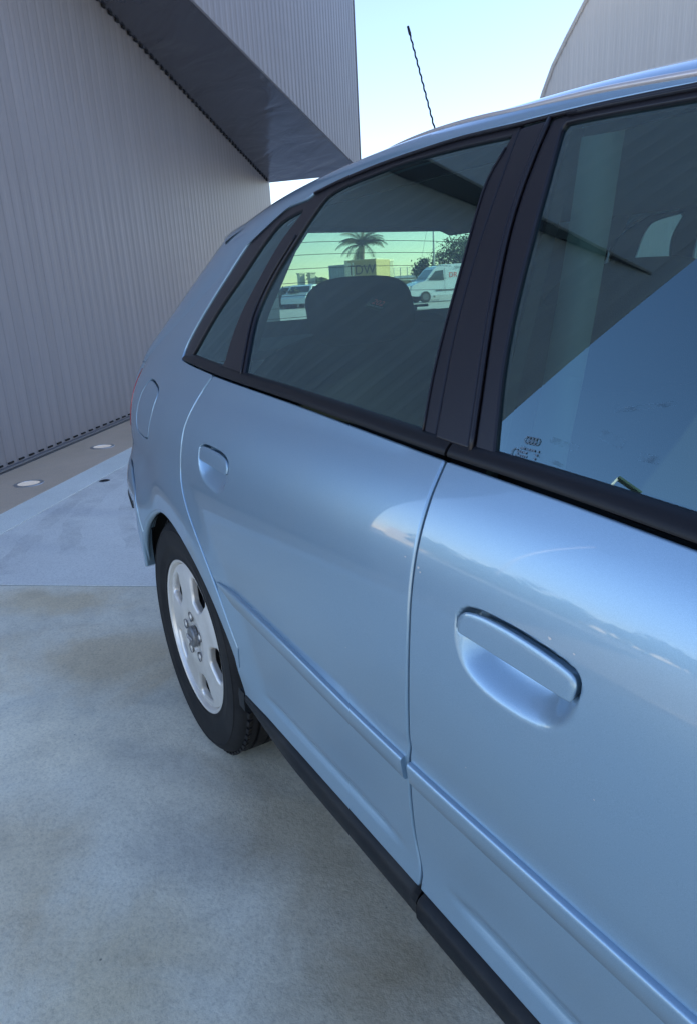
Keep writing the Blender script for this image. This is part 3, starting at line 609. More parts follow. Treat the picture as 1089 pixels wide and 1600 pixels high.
BS+=arc_pts(142,13.6,70)
flap_d=lambda x,z: 0
bsm=patch('body_side',BS,M['paint'],car,Sf(),roll=.0030,flange=.03,step=.022,gap=.0012,holes=[OUT['flap']],hole_roll=.0035,hole_flange=.012,edge=.008,ri=4,fine=[([(-.32,.30),(.38,.66)],.0,.012)])
patch('fuel_flap',OUT['flap'],M['paint'],car,Sf(),roll=.0028,flange=.01,step=.012,gap=.0016,edge=.006)
# lip along the wheel arch
mb=MB(); P_=[(x,float(S(x,z))+.010,z) for x,z in arc_pts(162,4,60)]
_r=[.010*min(1,.25+i/8.) for i in range(60)]
mb.tube(P_,_r,8); mb.obj('arch_lip',[M['paint']],car,True,None)
# --- door handles: hinged flap over the upper half of each recess
def handle(loop,bar,nm,bulge,door):
    P=np.array(loop); (x0,z0),(x1,z1)=bar
    zb=lambda x: z0+(z1-z0)*(x-x0)/(x1-x0)
    up=[q for q in P if q[1]>zb(q[0])+.0005]
    # keep order contiguous
    idx=[i for i,q in enumerate(P) if q[1]>zb(q[0])+.0005]
    k=max(range(len(idx)),key=lambda j:(idx[j]-idx[j-1])%len(P)); idx=idx[k:]+idx[:k]; up=[P[i] for i in idx]
    lo=np.array(up)
    u0,u1=lo[-1],lo[0]
    lower=[(u0[0]+(u1[0]-u0[0])*t,) for t in np.linspace(.02,.98,16)]
    lower=[(q[0],zb(q[0])+.0) for q in lower]
    L_=np.array(list(map(tuple,up))+lower)
    ed=np.array(up)
    def f(x,z):
        Q=np.stack([np.ravel(x),np.ravel(z)],1); d=dist_poly(Q,ed,False).reshape(np.shape(x)); dl=np.abs(z-zb(x))
        return S(x,z)+.0025-bulge*np.sqrt(np.clip(1-(1-np.clip(d/.011,0,1))**2,0,1))*(.82+.18*sstep(.0,.03,dl))
    o=patch(nm,L_,M['paint'],door,f,roll=.0025,flange=.016,step=.0025,gap=.0022,edge=.0030,ri=4)
    return o
handle(OUT['handle_rear'],OUT['bar_rear'],'door_handle',.004,rdm)
handle(OUT['handle_front'],OUT['bar_front'],'door_handle',.006,fdm)
# --- rubbing strips
mp=[(-.030,-.002),(-.0285,.0045),(-.024,.0068),(.000,.0078),(.004,.0072),(.0065,.0045),(.007,-.002)]
zst=lambda x: float(nat_spline([.33,.62,.836,.99,1.2,1.42,2.0],[.583,.571,.556,.549,.548,.548,.550])(x))-.002
sweep_x('rubbing_strip',np.linspace(.335,.990,44),mp,M['paint'],rdm,zst,taper=lambda x: .25+.75*float(sstep(.335,.42,x)))
sweep_x('rubbing_strip',np.linspace(1.0035,2.02,60),mp,M['paint'],fdm,zst)
# --- sill covers
sp=[(.002,-.016),(-.006,-.007),(-.012,-.0005),(-.022,.0035),(-.042,.002),(-.060,-.006),(-.073,-.018),(-.080,-.035),(-.080,-.09)]
rs=lambda x: .40+.60*float(sstep(.34,.62,x))
sweep_x('sill_cover',np.concatenate([np.linspace(.345,.60,20),np.linspace(.63,.996,20)]),sp,M['sill'],car,lambda x: .330,taper=rs,sharp=None)
sp2=[(dz,o+(.004 if -.07<dz<-.01 else .0)) for dz,o in sp]
sweep_x('sill_cover',np.linspace(1.0005,2.03,40),sp2,M['sill'],car,lambda x: .330,sharp=None)
mb=MB(); mb.box((1.26,.125,.262),(.76,.05,.035)); mb.obj('sill_beam',[M['dark']],car)
# small mud guard piece at the arch
sweep_x('arch_guard',np.linspace(.340,.372,5),[(.015,.0),(.0,.003),(-.028,.003),(-.035,-.02)],M['sill'],car,lambda x:.315)
# --- window frames (black) with openings
top_in=[(x,z-.004) for x,z in OUT['dlo_top'] if x<.93]
def ins_pts(L_,d): return [(x,z-d) for x,z in L_]
xr=[q for q in OUT['cover_rear']]
b0=lambda x: float(ZB(x))+.001
RF=[(x,b0(x)) for x in (.97,.8,.6,.4,.2,.1,-.0)]+[(x+.0015,z) for x,z in OUT['dlo_rear']]+[q for q in OUT['dlo_top'] if q[0]<.885]
RF=RF+[(xr[-1][0]-.002,xr[-1][1]+.004)]+[(x-.003,z) for x,z in reversed(xr)]+[(.975,b0(.975))]
QG=list(OUT['quarter_glass_rear'])+list(OUT['quarter_glass_front'])+[(.21,1.006),(.1,1.011),(-.01,1.013)]
RG=list(OUT['rear_glass_rear'])+list(OUT['rear_glass_front'])+[(x,float(ZB(x))+.020) for x in (.93,.8,.65,.5,.42,.37)]
QG=round_corners(np.array(QG),.008); RG=round_corners(np.array(RG),.006)
rfm=patch('rear_window_frame',RF,M['satin'],car,Sf(.0035),roll=.004,flange=.012,step=.03,holes=[QG,RG],hole_roll=.003,hole_flange=.010,edge=.010)
FG=list(OUT['front_glass_rear'])+list(OUT['front_glass_top'])+[(1.3,1.285),(1.45,1.262),(1.58,1.228),(1.8,1.108),(1.98,.985)]+[(x,float(ZB(x))+.020) for x in (1.95,1.8,1.6,1.4,1.25,1.1)]
FG=round_corners(np.array(FG),.006)
cf_=OUT['cover_front']
FF_=[(cf_[0][0]+.002,b0(1.04))]+[(x+.002,z) for x,z in cf_]+[q for q in top if q[0]>.96]+[(2.05,b0(2.05))]+[(x,b0(x)) for x in (1.9,1.7,1.5,1.3,1.15)]
ffm=patch('front_window_frame',FF_,M['satin'],car,Sf(.0030),roll=.005,flange=.012,step=.03,holes=[FG],hole_roll=.003,hole_flange=.010,edge=.010)
CV=[(x,z) for x,z in OUT['cover_rear']]+[(x-.001,z) for x,z in reversed(cf_)]
CVl=np.array(CV)
patch('pillar_cover',CV,M['satin'],car,Sf(-.001),roll=.004,flange=.012,step=.03,gap=.0008)
# bright return edge between pillar cover and front frame
mb=MB(); mb.tube([(x+.0005,float(S(x,z))+.001,z) for x,z in cf_],.0035,6); mb.obj('frame_edge',[M['satin']],car,True,None)
# reveal mouldings: slim beads round the openings and along the roof edge
def bead(name,pts,r,off,m,par): 
    mb=MB(); mb.tube([(x,float(S(x,z))+off,z) for x,z in pts],r,8); return mb.obj(name,[m],par,True,None)
bead('roof_bead',[(x,z-.001) for x,z in OUT['dlo_top']]+[q for q in top[-6:]],.0028,.0005,M['satin'],car)
bead('glass_bead',[(x-.011,z+.001) for x,z in OUT['rear_glass_rear'][:18]],.0022,.0015,M['satin'],car)
bead('glass_bead',[(x-.002,z+.012) for x,z in OUT['rear_glass_rear'][24:]],.0020,.0018,M['satin'],car)
bead('glass_bead',[(x+.004,z+.0) for x,z in OUT['rear_glass_front'][1:]],.0014,.0022,M['satin'],car)
bead('glass_bead',[(x,z+.010) for x,z in OUT['front_glass_top']]+[(1.3,1.295),(1.45,1.272),(1.58,1.238),(1.8,1.118),(1.98,.995)],.0030,.0010,M['satin'],car)
# weatherstrips on the belt line
wp=[(.001,-.004),(.0018,.002),(.0045,.0040),(.010,.0038),(.015,.0015),(.0185,-.003),(.0190,-.012)]
sweep_x('belt_seal',np.linspace(-.078,1.007,60),wp,M['trim'],rdm,lambda x: ZB(x),taper=lambda x:.55+.45*float(sstep(-.08,.0,x)))
sweep_x('belt_seal',np.linspace(1.012,2.04,50),wp,M['trim'],fdm,lambda x: ZB(x))
# glass
patch('quarter_glass',inset(dedupe(QG),-.004)[0] if area(QG)>0 else inset(dedupe(QG[::-1]),-.004)[0],M['glass'],rfm,Sf(.009),roll=.0005,flange=.0,step=.03,edge=.012,ri=1)
def gl(loop,nm,par,off=.009):
    P=dedupe(loop); P=P if area(P)>0 else P[::-1]
    return patch(nm,inset(P,-.004)[0],M['glass'],par,Sf(off),roll=.0005,flange=.0,step=.025,edge=.012,ri=1)
gl(RG,'door_glass',rfm); gl(FG,'door_glass',ffm)
# --- roof, rear screen and tail as one family of lofted sections
K=np.array([[a[0],a[1],b[0],b[1]] for a,b in SECT]); kt=np.arange(len(K)); kf=[nat_spline(kt,K[:,i]) for i in range(4)]
def loft(name,t0,t1,nt_,m,th0=0.,th1=1.,nsec=28,off=0.,parent=car):
    rows=[]
    for t in np.linspace(t0,t1,nt_):
        v=[float(g(t)) for g in kf]; s=section(((v[0],v[1]),(v[2],v[3])),nsec*2)
        i0=int(th0*(len(s)-1)); i1=int(th1*(len(s)-1)); s=s[i0:i1+1]
        if th1>=1.: mir=s[::-1][1:].copy(); mir[:,1]=2*CY-mir[:,1]; s=np.vstack([s,mir])
        rows.append(s)
    n=len(rows[0]); V=np.concatenate(rows); Fc=[(i*n+j,i*n+j+1,(i+1)*n+j+1,(i+1)*n+j) for i in range(len(rows)-1) for j in range(n-1)]
    if off: V=V+np.array([0,0,-off])
    return mesh_obj(name,V,[f[::-1] for f in Fc] if False else Fc,m,parent,True,None)
loft('roof_panel',0,11.0,90,M['paint'])
loft('tail_panel',16.05,21,40,M['paint'])
# rear screen: painted pillar either side, glass in the middle
loft('tail_pillar',11.0,16.0,36,M['paint'],0,.50)
o=loft('tail_pillar',11.0,16.0,36,M['paint'],0,.50); 
for v in o.data.vertices: v.co.y=2*CY-v.co.y
for sy in (0,1):
    o=loft('pillar_lining',11.05,16.0,30,M['inner'],.03,.47)
    for v in o.data.vertices:
        v.co.x+=.022; v.co.y+=.012; v.co.z-=.012
        if sy: v.co.y=2*CY-v.co.y
def rear_screen(name,m,dx,u0,t0=11.3,t1=15.9,parent=car):
    rows=[]
    for t in np.linspace(t0,t1,24):
        v=[float(g(t)) for g in kf]; s=section(((v[0],v[1]),(v[2],v[3])),61); s=s[int(u0*60):]; mir=s[::-1][1:].copy(); mir[:,1]=2*CY-mir[:,1]; rows.append(np.vstack([s,mir])+np.array([dx,0,0]))
    n=len(rows[0]); V=np.concatenate(rows); Fc=[(i*n+j,i*n+j+1,(i+1)*n+j+1,(i+1)*n+j) for i in range(len(rows)-1) for j in range(n-1)]
    return mesh_obj(name,V,Fc,m,parent,True,None),rows
scr,srows=rear_screen('rear_screen',M['glass_rear'],.004,.46)
for t in np.linspace(12.1,15.5,9):
    v=[float(g(t)) for g in kf]; s=section(((v[0],v[1]),(v[2],v[3])),61)[34:]; mir=s[::-1][1:].copy(); mir[:,1]=2*CY-mir[:,1]; P_=np.vstack([s,mir])+np.array([.010,0,0])
    mb=MB(); mb.tube(P_[::3],.0009,4); mb.obj('heating_wire',[M['inner']],scr)
mb=MB(); mb.tube([(-.74,.84,1.035),(-.742,1.05,1.046),(-.735,1.30,1.052)],.009,6); mb.tube([(-.748,.87,1.03),(-.745,1.1,1.062),(-.738,1.36,1.063)],.006,6); mb.obj('rear_wiper',[M['trim']],car,True,None)
# spoiler lip seen as a bright edge at the roof end
rows=[]
for t,h in ((9.6,0),(10.4,.006),(11.02,.010),(11.12,-.006)):
    v=[float(g(t)) for g in kf]; s=section(((v[0],v[1]),(v[2],v[3])),61)[8:]; mir=s[::-1][1:].copy(); mir[:,1]=2*CY-mir[:,1]; s=np.vstack([s,mir]); s[:,2]+=h*.5; s[:,0]-=.004*(h>.003); s[:,1]-=.0*h; rows.append(s)
n=len(rows[0]); mesh_obj('roof_spoiler',np.concatenate(rows),[(i*n+j,i*n+j+1,(i+1)*n+j+1,(i+1)*n+j) for i in range(3) for j in range(n-1)],M['paint'],car,True,None)
mb=MB(); rp=[(1.62,.285,1.268),(1.4,.278,1.303),(1.25,.284,1.3215),(1.141,.2895,1.3345),(1.0723,.295,1.3425),(.9866,.302,1.3515),(.87,.312,1.3605),(.7865,.3226,1.369),(.66,.343,1.379),(.52,.37,1.385),(.38,.41,1.388),(.2,.47,1.387)]  # raised strip whose pale warm colour paints in the reflection along the roof edge
q_=np.array(rp); ff=[nat_spline(np.arange(len(q_)),q_[:,i]) for i in range(3)]; tt_=np.linspace(0,len(q_)-1,90); mb.tube(np.stack([g(tt_) for g in ff],1)+np.array([0,0,-.0012]),.0042,8); mb.obj('roof_highlight',[mat('painted_roof_highlight',(.62,.55,.52),.35,.5,.5,.1)],car,True,None)
# bumper, tail light
BP=[(-.63,.692),(-.45,.676),(-.336,.626),(-.300,.583)]+arc_pts(143,166,20)+[(-.40,.37),(-.5,.36),(-.63,.365)]
patch('rear_bumper',BP,M['paint'],car,lambda x,z: S(x,z)-.004*sstep(.69,.67,z)*sstep(-.30,-.40,x),roll=.006,flange=.02,step=.02,gap=.002)
patch('bumper_strip',[(-.63,.585),(-.63,.545),(-.47,.54),(-.46,.56),(-.47,.578)],M['trim'],car,lambda x,z:S(x,z)-.008,roll=.005,flange=.006,step=.02)
TLp=[(-.625,.955),(-.585,.957),(-.555,.93),(-.545,.88),(-.548,.82),(-.56,.775),(-.625,.765)]
patch('tail_light',TLp,M['tail'],car,Sf(-.002),roll=.006,flange=.01,step=.015)
def mirror_copy(o,par):
    c=o.copy(); link(c,par if par is not None else car)
    c.matrix_parent_inverse=Matrix.Identity(4)
    c.matrix_basis=Matrix.Identity(4)
    lp=Vector(car['_loc'])
    if par is car: c.matrix_basis=Matrix.Translation(Vector((-lp.x,lp.y*1.0,-lp.z)))@Matrix.Scale(-1,4,(0,1,0)); c.matrix_basis=Matrix.Translation(Vector((-lp.x,2*CY-lp.y,-lp.z)))@Matrix.Scale(-1,4,(0,1,0))
    return c
for o in [q for q in list(car.children) if q.name.split('.')[0] in('rear_door','front_door','body_side','rear_window_frame','front_window_frame','pillar_cover','sill_cover','rear_bumper','bumper_strip','tail_light','arch_lip','sill_beam','roof_bead')]:
    c=mirror_copy(o,car)
    for k in o.children: mirror_copy(k,c)
# front fenders, bonnet, windscreen, nose
F_ar=[(2.513+r_*math.cos(math.radians(a)),.307+r_*math.sin(math.radians(a))) for r_,a in [(.36,q) for q in np.linspace(180,0,30)]]
FW=[(2.055,.33),(2.153,.33)]+F_ar[1:-1]+[(2.873,.33),(3.2,.36),(3.2,.70),(2.9,.80),(2.5,.87),(2.2,.905),(2.055,float(ZB(2.05))+.02)]
fw=patch('front_wing',FW,M['paint'],car,Sf(),roll=.004,flange=.02,step=.03,gap=.002); mirror_copy(fw,car)
FS=[((3.2,.36),(3.36,.36)),((3.2,.60),(3.38,.60)),((3.2,.70),(3.36,.70)),((2.9,.80),(3.2,.78)),((2.5,.87),(2.85,.90)),((2.2,.905),(2.5,.955)),((2.1,.945),(2.42,.985))]
def side_loft(name,secs,m,n=20):
    rows=[]
    for s in secs:
        q=section(s,n,.7); mir=q[::-1][1:].copy(); mir[:,1]=2*CY-mir[:,1]; rows.append(np.vstack([q,mir]))
    k=len(rows[0]); return mesh_obj(name,np.concatenate(rows),[(i*k+j,i*k+j+1,(i+1)*k+j+1,(i+1)*k+j) for i in range(len(rows)-1) for j in range(k-1)],m,car,True,30)
side_loft('nose_panel',FS[:3],M['paint']); side_loft('bonnet',FS[2:],M['paint'])
side_loft('windscreen',[((2.1,.947),(2.41,.987)),((1.92,1.085),(2.1,1.16)),((1.725,1.262),(1.80,1.333))],M['glass_rear'])
# --- wheels
def wheel(cx,cz,y0,mirror=False):
    root=bpy.data.objects.new('wheel',None); link(root,car); root.location=(cx-car['_loc'][0],0-car['_loc'][1],cz-car['_loc'][2]); root.matrix_parent_inverse=Matrix.Identity(4); root['_loc']=(0,0,0)
    def lathe(name,prof,m,n=96,sharp=35,parent=root):
        V=[];k=len(prof)
        for i in range(n):
            a=2*math.pi*i/n
            for r,y in prof: V.append((r*math.cos(a),y0+y,r*math.sin(a)))
        Fc=[(i*k+j,i*k+j+1,((i+1)%n)*k+j+1,((i+1)%n)*k+j) for i in range(n) for j in range(k-1)]
        return mesh_obj(name,V,Fc,m,parent,True,sharp)
    ty=[(.198,.012),(.203,.004),(.209,.0005),(.216,.002),(.222,.0005),(.240,-.004),(.246,-.0052),(.249,-.0046),(.262,-.006),(.280,-.004),(.2815,-.0055),(.2835,-.0055),(.285,-.003),(.296,.003),(.304,.012),(.3085,.022)]
    for g in (.048,.085,.122,.159): ty+=[(.3145,g-.006),(.315,g-.0045),(.308,g-.0035),(.308,g+.0035),(.315,g+.0045)]
    ty+=[(.3085,.180),(.296,.199),(.26,.205),(.215,.203),(.198,.19)]
    t=lathe('tyre',ty,M['tyre'],128,30)
    # tread sipes: short cross grooves shown as shallow ribs on the shoulder
    mb=MB()
    for i in range(72):
        a=2*math.pi*i/72; c,s=math.cos(a),math.sin(a)
        R3=np.array([[c,0,-s],[0,1,0],[s,0,c]])
        mb.box((R3@np.array([.3085,.030,0]))*1+np.array([0,y0,0]),(.0042,.012,.0085),rot=R3@roty(0)@np.array([[math.cos(.35),-math.sin(.35),0],[math.sin(.35),math.cos(.35),0],[0,0,1]]))
        a+=.04; c,s=math.cos(a),math.sin(a); R3=np.array([[c,0,-s],[0,1,0],[s,0,c]])
        mb.box((R3@np.array([.3125,.066,0]))+np.array([0,y0,0]),(.0022,.0125,.0095),rot=R3@np.array([[1,0,0],[0,math.cos(.3),-math.sin(.3)],[0,math.sin(.3),math.cos(.3)]]))
    b=mb.obj('tread_block',[M['tyre']],t); b['kind']='stuff'
    # rim: lip + dished face with five windows
    lathe('rim',[(.196,.016),(.203,.006),(.2045,.0035),(.202,.0025),(.197,.005),(.193,.012),(.190,.022)],M['alloy'],96,30)
    lathe('barrel',[(.190,.022),(.18,.06),(.175,.14),(.19,.19)],M['dark'],64,30)
    def dish(x,z):
        r=np.hypot(x,z)
        return y0+.012-.006*sstep(.20,.15,r)-.004*sstep(.13,.06,r)+.012*np.exp(-((r-.052)/.014)**2)*0.4+.010*sstep(.045,.036,r)
    out=[(.1915*math.cos(a),.1915*math.sin(a)) for a in np.linspace(0,2*math.pi,120,endpoint=False)]
    holes=[]
    for k in range(5):
        a0=math.radians(-6+72*k); L_=[]
        for (r,da) in [(.108,-10),(.106,0),(.108,10),(.124,14.5),(.168,17),(.176,13),(.178,0),(.176,-13),(.168,-17),(.124,-14.5)]:
            a=a0+math.radians(da); L_.append((r*math.cos(a),r*math.sin(a)))
        L_=np.array(L_); L_=round_corners(L_,.006,3,12); holes.append(L_)
    fc=patch('wheel_face',out,M['alloy'],root,dish,roll=.002,flange=.004,step=.008,holes=holes,hole_roll=.008,hole_flange=.010,edge=.005,ri=3)
    # bevelled scoops beside each window
    for k in range(5):
        a=math.radians(92-72*k); bx,bz=.0555*math.cos(a),.0555*math.sin(a)
        mb=MB(); n=20; rings=[]
        for r,y in ((.0135,0.004),(.0125,.0085),(.0105,.0135),(.0,.0145)):
            rings.append([(bx+r*math.cos(2*math.pi*i/n),y0+y-.0025,bz+r*math.sin(2*math.pi*i/n)) for i in range(n)])
        V=[q for r in rings for q in r]; mb.add(V,[(i*n+j,i*n+(j+1)%n,(i+1)*n+(j+1)%n,(i+1)*n+j) for i in range(3) for j in range(n)]); mb.obj('bolt_recess',[M['cap']],root,True,30)
        mb=MB(); mb.tube([(bx,y0+.012,bz),(bx,y0+.003,bz),(bx,y0+.0015,bz)],[.0082,.0082,.006],6); mb.obj('wheel_bolt',[M['alloy']],root,True,30)
    cp=[(0,-.0065),(.018,-.006),(.025,-.0045),(.028,-.001),(.0285,.008)]
    lathe('centre_cap',cp,mat('cap_grey',(.22,.22,.23),.3,.6) if 'cap' not in M else M['cap'],40,30)
    mb=MB()
    for k in range(4):
        cx_=(k-1.5)*.0088; mb.tube([(cx_+.0062*math.cos(a),y0-.0085,.0062*math.sin(a)) for a in np.linspace(0,2*math.pi,21)],.0009,5)
    mb.obj('ring_emblem',[M['chrome']],root,True,None)
    lathe('brake_disc',[(.03,.075),(.128,.075),(.130,.080),(.130,.09)],mat('brake_steel',(.10,.09,.085),.5,.6),48,30)
    lathe('inner_barrel',[(.13,.10),(.17,.10),(.19,.19)],M['dark'],48,30)
    return root
M['cap']=mat('cap_grey',(.20,.20,.20),.4,.5)
w1=wheel(0.,.307,.030)
def copy_tree(o,par):
    c=o.copy(); COL.objects.link(c); c.parent=par
    for k in o.children: copy_tree(k,c)
    return c
w2=copy_tree(w1,car); w2.location.x+=2.513
for q in (0.,2.513):
    w3=copy_tree(w1,car); w3.location.x=q-car['_loc'][0]; w3.location.y=2*CY-car['_loc'][1]; w3.scale=(1,-1,1)
# wheel housings (dark liners)
for q,nm in ((0.,''),(2.513,'')):
    for sy in (0,1):
        V=[];n=30
        for i in range(n):
            a=math.radians(6+160*i/(n-1)); r=.40
            for y in (.035,.30): V.append((q+r*math.cos(a),(y if not sy else 2*CY-y),.307+r*math.sin(a)))
        n0=len(V); V+= [(q,.30 if not sy else 2*CY-.30,.307)]
        Fc=[(2*i,2*i+1,2*i+3,2*i+2) for i in range(n-1)]+[(2*i+1,n0,2*i+3) for i in range(n-1)]
        mesh_obj('arch_liner',V,Fc,M['dark'],car,True,30)
# closing strip between liner and arch edge (inside the arch)
V=[];n=50
for i in range(n):
    a=168-164*i/(n-1); x,z=arch(a); r2=.41; V+=[(x,float(S(x,z))+.028,z),(r2*math.cos(math.radians(a)),float(S(x,z))+.035,.307+r2*math.sin(math.radians(a)))]
mesh_obj('arch_web',V,[(2*i,2*i+1,2*i+3,2*i+2) for i in range(n-1)],M['dark'],car,True,None)
# underside
mb=MB(); mb.box((1.3,CY,.245),(1.95,.70,.02)); mb.obj('underbody',[M['dark']],car)
# aerial: wound rod with a small tip
b0_=np.array([.022,CY,1.395]); b1_=np.array([-.146,CY,1.806])
ar=None
mb=MB(); mb.tube([b0_-np.array([0,0,.02]),b0_+(b1_-b0_)*.04,b0_+(b1_-b0_)*.06],[.016,.010,.0045],12); ar=mb.obj('aerial',[M['trim']],car,True,30)
mb=MB(); d_=(b1_-b0_); n_=260; P_=[]
u_=np.array([0,1.,0]); v_=np.cross(d_,u_); v_/=np.linalg.norm(v_)
for i in range(n_): 
    t=i/(n_-1); a=t*2*math.pi*17; P_.append(b0_+d_*(.05+.90*t)+.0009*(math.cos(a)*u_+math.sin(a)*v_))
mb.tube(P_,.0024,6); mb.obj('wound_rod',[M['trim']],ar,True,None)
mb=MB(); mb.tube([b0_+d_*.945,b0_+d_*.955,b0_+d_*1.0,b0_+d_*1.003],[.003,.0038,.0032,.001],8); mb.obj('tip',[M['trim']],ar,True,None)
# ---------------------------------------------------------------- cabin
def grid_obj(name,fn,nu,nv,m,parent):
    V=[fn(i/nu,j/nv) for i in range(nu+1) for j in range(nv+1)]; Fc=[(i*(nv+1)+j,(i+1)*(nv+1)+j,(i+1)*(nv+1)+j+1,i*(nv+1)+j+1) for i in range(nu) for j in range(nv)]
    return mesh_obj(name,V,Fc,m,parent,True,None)
def head(u,v):
    x=-.455+u*2.1; t=abs(2*v-1); hw=.38+.17*float(sstep(-.46,.35,x)); y=CY-hw+v*2*hw; return (x,y,1.335-.03*t**6-.004*(1-u)-.05*max(0,(x-1.3))**1.5)
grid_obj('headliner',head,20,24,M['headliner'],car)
for sy in (0,1):
    my=lambda y: y if not sy else 2*CY-y
    # inner door panels, pillar trims
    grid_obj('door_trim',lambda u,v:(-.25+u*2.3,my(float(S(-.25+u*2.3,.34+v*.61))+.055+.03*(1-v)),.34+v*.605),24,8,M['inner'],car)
    V=[];n=14
    for k in range(n+1):
        t=k/n; x=1.03-.105*t; z=.90+.43*t; y=float(S(x,z))
        for dx,dy in ((-.050,.020),(-.046,.045),(-.02,.056),(.02,.056),(.040,.045),(.044,.020)): V.append((x+dx,my(y+dy),z))
    mesh_obj('pillar_trim',V,[(6*k+q_,6*k+q_+1,6*k+q_+7,6*k+q_+6) for k in range(n) for q_ in range(5)],M['inner'],car,True,40)
    # thick trim on the rear pillar, beside the luggage space
    fp=[(.225,1.335),(.168,1.275),(.153,1.26),(.05,1.178),(-.05,1.098),(-.12,1.03),(-.16,.98)]
    V=[];Fc=[]
    for i,(x,z) in enumerate(fp):
        V+= [(x,my(.350),z),(x-.03,my(.335),z),(-.42-.30*(1.335-z)/.35*1.0,my(.375),z)]
    V=[];
    for x,z in fp:
        x-=.055*sy; xr_=float(np.interp(z,[1.0,1.06,1.13,1.196,1.236,1.29,1.34],[-.45,-.33,-.19,-.07,.0,.12,.2])); xr_=min(xr_,x-.01)
        V+=[(x+.012,my(float(S(x,z))+.02),z),(x,my(.350),z),(xr_,my(.352),z)]
    for i in range(len(fp)-1):
        for j in (0,1): Fc.append((3*i+j,3*i+3+j,3*i+4+j,3*i+1+j))
    mesh_obj('rear_pillar_trim',V,Fc,M['inner'],car,True,20)
mb=MB(); mb.box((-.42,CY,.985),(.27,.60,.012)); mb.obj('parcel_shelf',[M['inner']],car)
mb=MB(); mb.box((-.69,CY,.99),(.02,.56,.055),rot=roty(-.2)); mb.obj('tailgate_trim',[M['inner']],car)
mb=MB(); mb.box((-.462,CY,1.328),(.022,.36,.010)); mb.obj('header_trim',[M['inner']],car)
def seat(nm,x,y,wd,cush,backx,backz,tilt,hr):
    s=superell(nm,(x+.22,y,.50),(.27,wd,.10),M['fabric'],car,4)
    bk=superell('backrest',(backx,y,backz),(.075,wd,.31),M['fabric'],s,4,rot=roty(tilt))
    for hx,hy,hz,hh,hw in hr:
        h=superell('headrest',(hx,hy,hz),(.055,hw,hh),M['fabric'],s,3.4,rot=roty(tilt)); 
    return s
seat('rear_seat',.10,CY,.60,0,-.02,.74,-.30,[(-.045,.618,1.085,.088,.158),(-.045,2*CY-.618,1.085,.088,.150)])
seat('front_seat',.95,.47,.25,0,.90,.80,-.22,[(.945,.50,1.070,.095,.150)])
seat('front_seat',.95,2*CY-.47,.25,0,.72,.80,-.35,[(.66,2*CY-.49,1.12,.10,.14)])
mb=MB(); mb.box((1.95,CY,.80),(.22,.70,.13)); mb.obj('dashboard',[M['inner']],car)
mb=MB(); mb.tube([(1.62+.06*math.cos(a),1.24+.18*math.sin(a),.86+.17*math.cos(a)) for a in np.linspace(0,2*math.pi,33)],.014,8,caps=False); mb.obj('steering_wheel',[M['inner']],car,True,None)
# seat belt hanging inside the pillar
V=[];
bp=[((925,300),.27),(1,),]
BLT=[(1.026,.290,1.30),(1.027,.275,1.21),(1.030,.255,1.12),(1.034,.232,1.03),(1.038,.205,.94),(1.04,.19,.86)]
mb=MB()
for i in range(len(BLT)-1):
    a=np.array(BLT[i]);b=np.array(BLT[i+1]); e=np.array([.022,.010,0]); nn=np.array([.0006,-.0012,0]); mb.add([a-e+nn,a+e+nn,b+e+nn,b-e+nn,a-e-nn,a+e-nn,b+e-nn,b-e-nn],[(0,1,2,3),(7,6,5,4),(0,3,7,4),(1,5,6,2)])
mb.obj('seat_belt',[M['belt']],car,True,None)
# sticker on the headrest: red figures over a line of pale print
def txt(name,s,size,mt,origin,ux,uy,parent,extr=0.,align='CENTER'):
    c=bpy.data.curves.new(name,'FONT'); c.body=s; c.size=size; c.align_x=align; c.align_y='CENTER'; c.extrude=extr
    o=bpy.data.objects.new(name,c); c.materials.append(mt)
    ux=Vector(ux).normalized(); uy=Vector(uy); uy=(uy-ux*uy.dot(ux)).normalized(); uz=ux.cross(uy)
    mw=Matrix(((ux.x,uy.x,uz.x,origin[0]),(ux.y,uy.y,uz.y,origin[1]),(ux.z,uy.z,uz.z,origin[2]),(0,0,0,1)))
    dg=None; COL.objects.link(o)
    bpy.context.view_layer.update(); me=bpy.data.meshes.new_from_object(o.evaluated_get(bpy.context.evaluated_depsgraph_get())); bpy.data.objects.remove(o)
    me.name=name
    for v in me.vertices: v.co=mw@v.co
    me.materials.clear(); me.materials.append(mt)
    o=bpy.data.objects.new(name,me); return link(o,parent)
def quadp(a,b,c,d): 
    m=MB(); m.quad(a,b,c,d); return m
q=[np.array(v) for v in ((.030,.578,1.098),(.030,.605,1.119),(.030,.658,1.104),(.030,.629,1.082))]
st=quadp(q[0],q[3],q[2],q[1]).obj('sticker',[M['blk']],car)
ux=q[2]-q[1]; uy=q[1]-q[0]; c_=(q[1]+q[2])*.34+(q[0]+q[3])*.16+np.array([.0015,0,0])
def sheared(name,s,size,mt,org,ux,uy,par):
    o=txt(name,s,size,mt,(0,0,0),(1,0,0),(0,1,0),par); X=ux/np.linalg.norm(ux);Y=uy/np.linalg.norm(uy)
    for v in o.data.vertices: p=org+X*v.co.x+Y*v.co.y; v.co=p
    return o
sheared('figures','202',.024,M['red'],c_,ux,uy,st)
sheared('print_line','CARS SPORT',.0085,mat('grey_print',(.25,.25,.27),.5),(q[0]+q[3])*.36+(q[1]+q[2])*.14+np.array([.0015,0,0]),ux,uy,st)
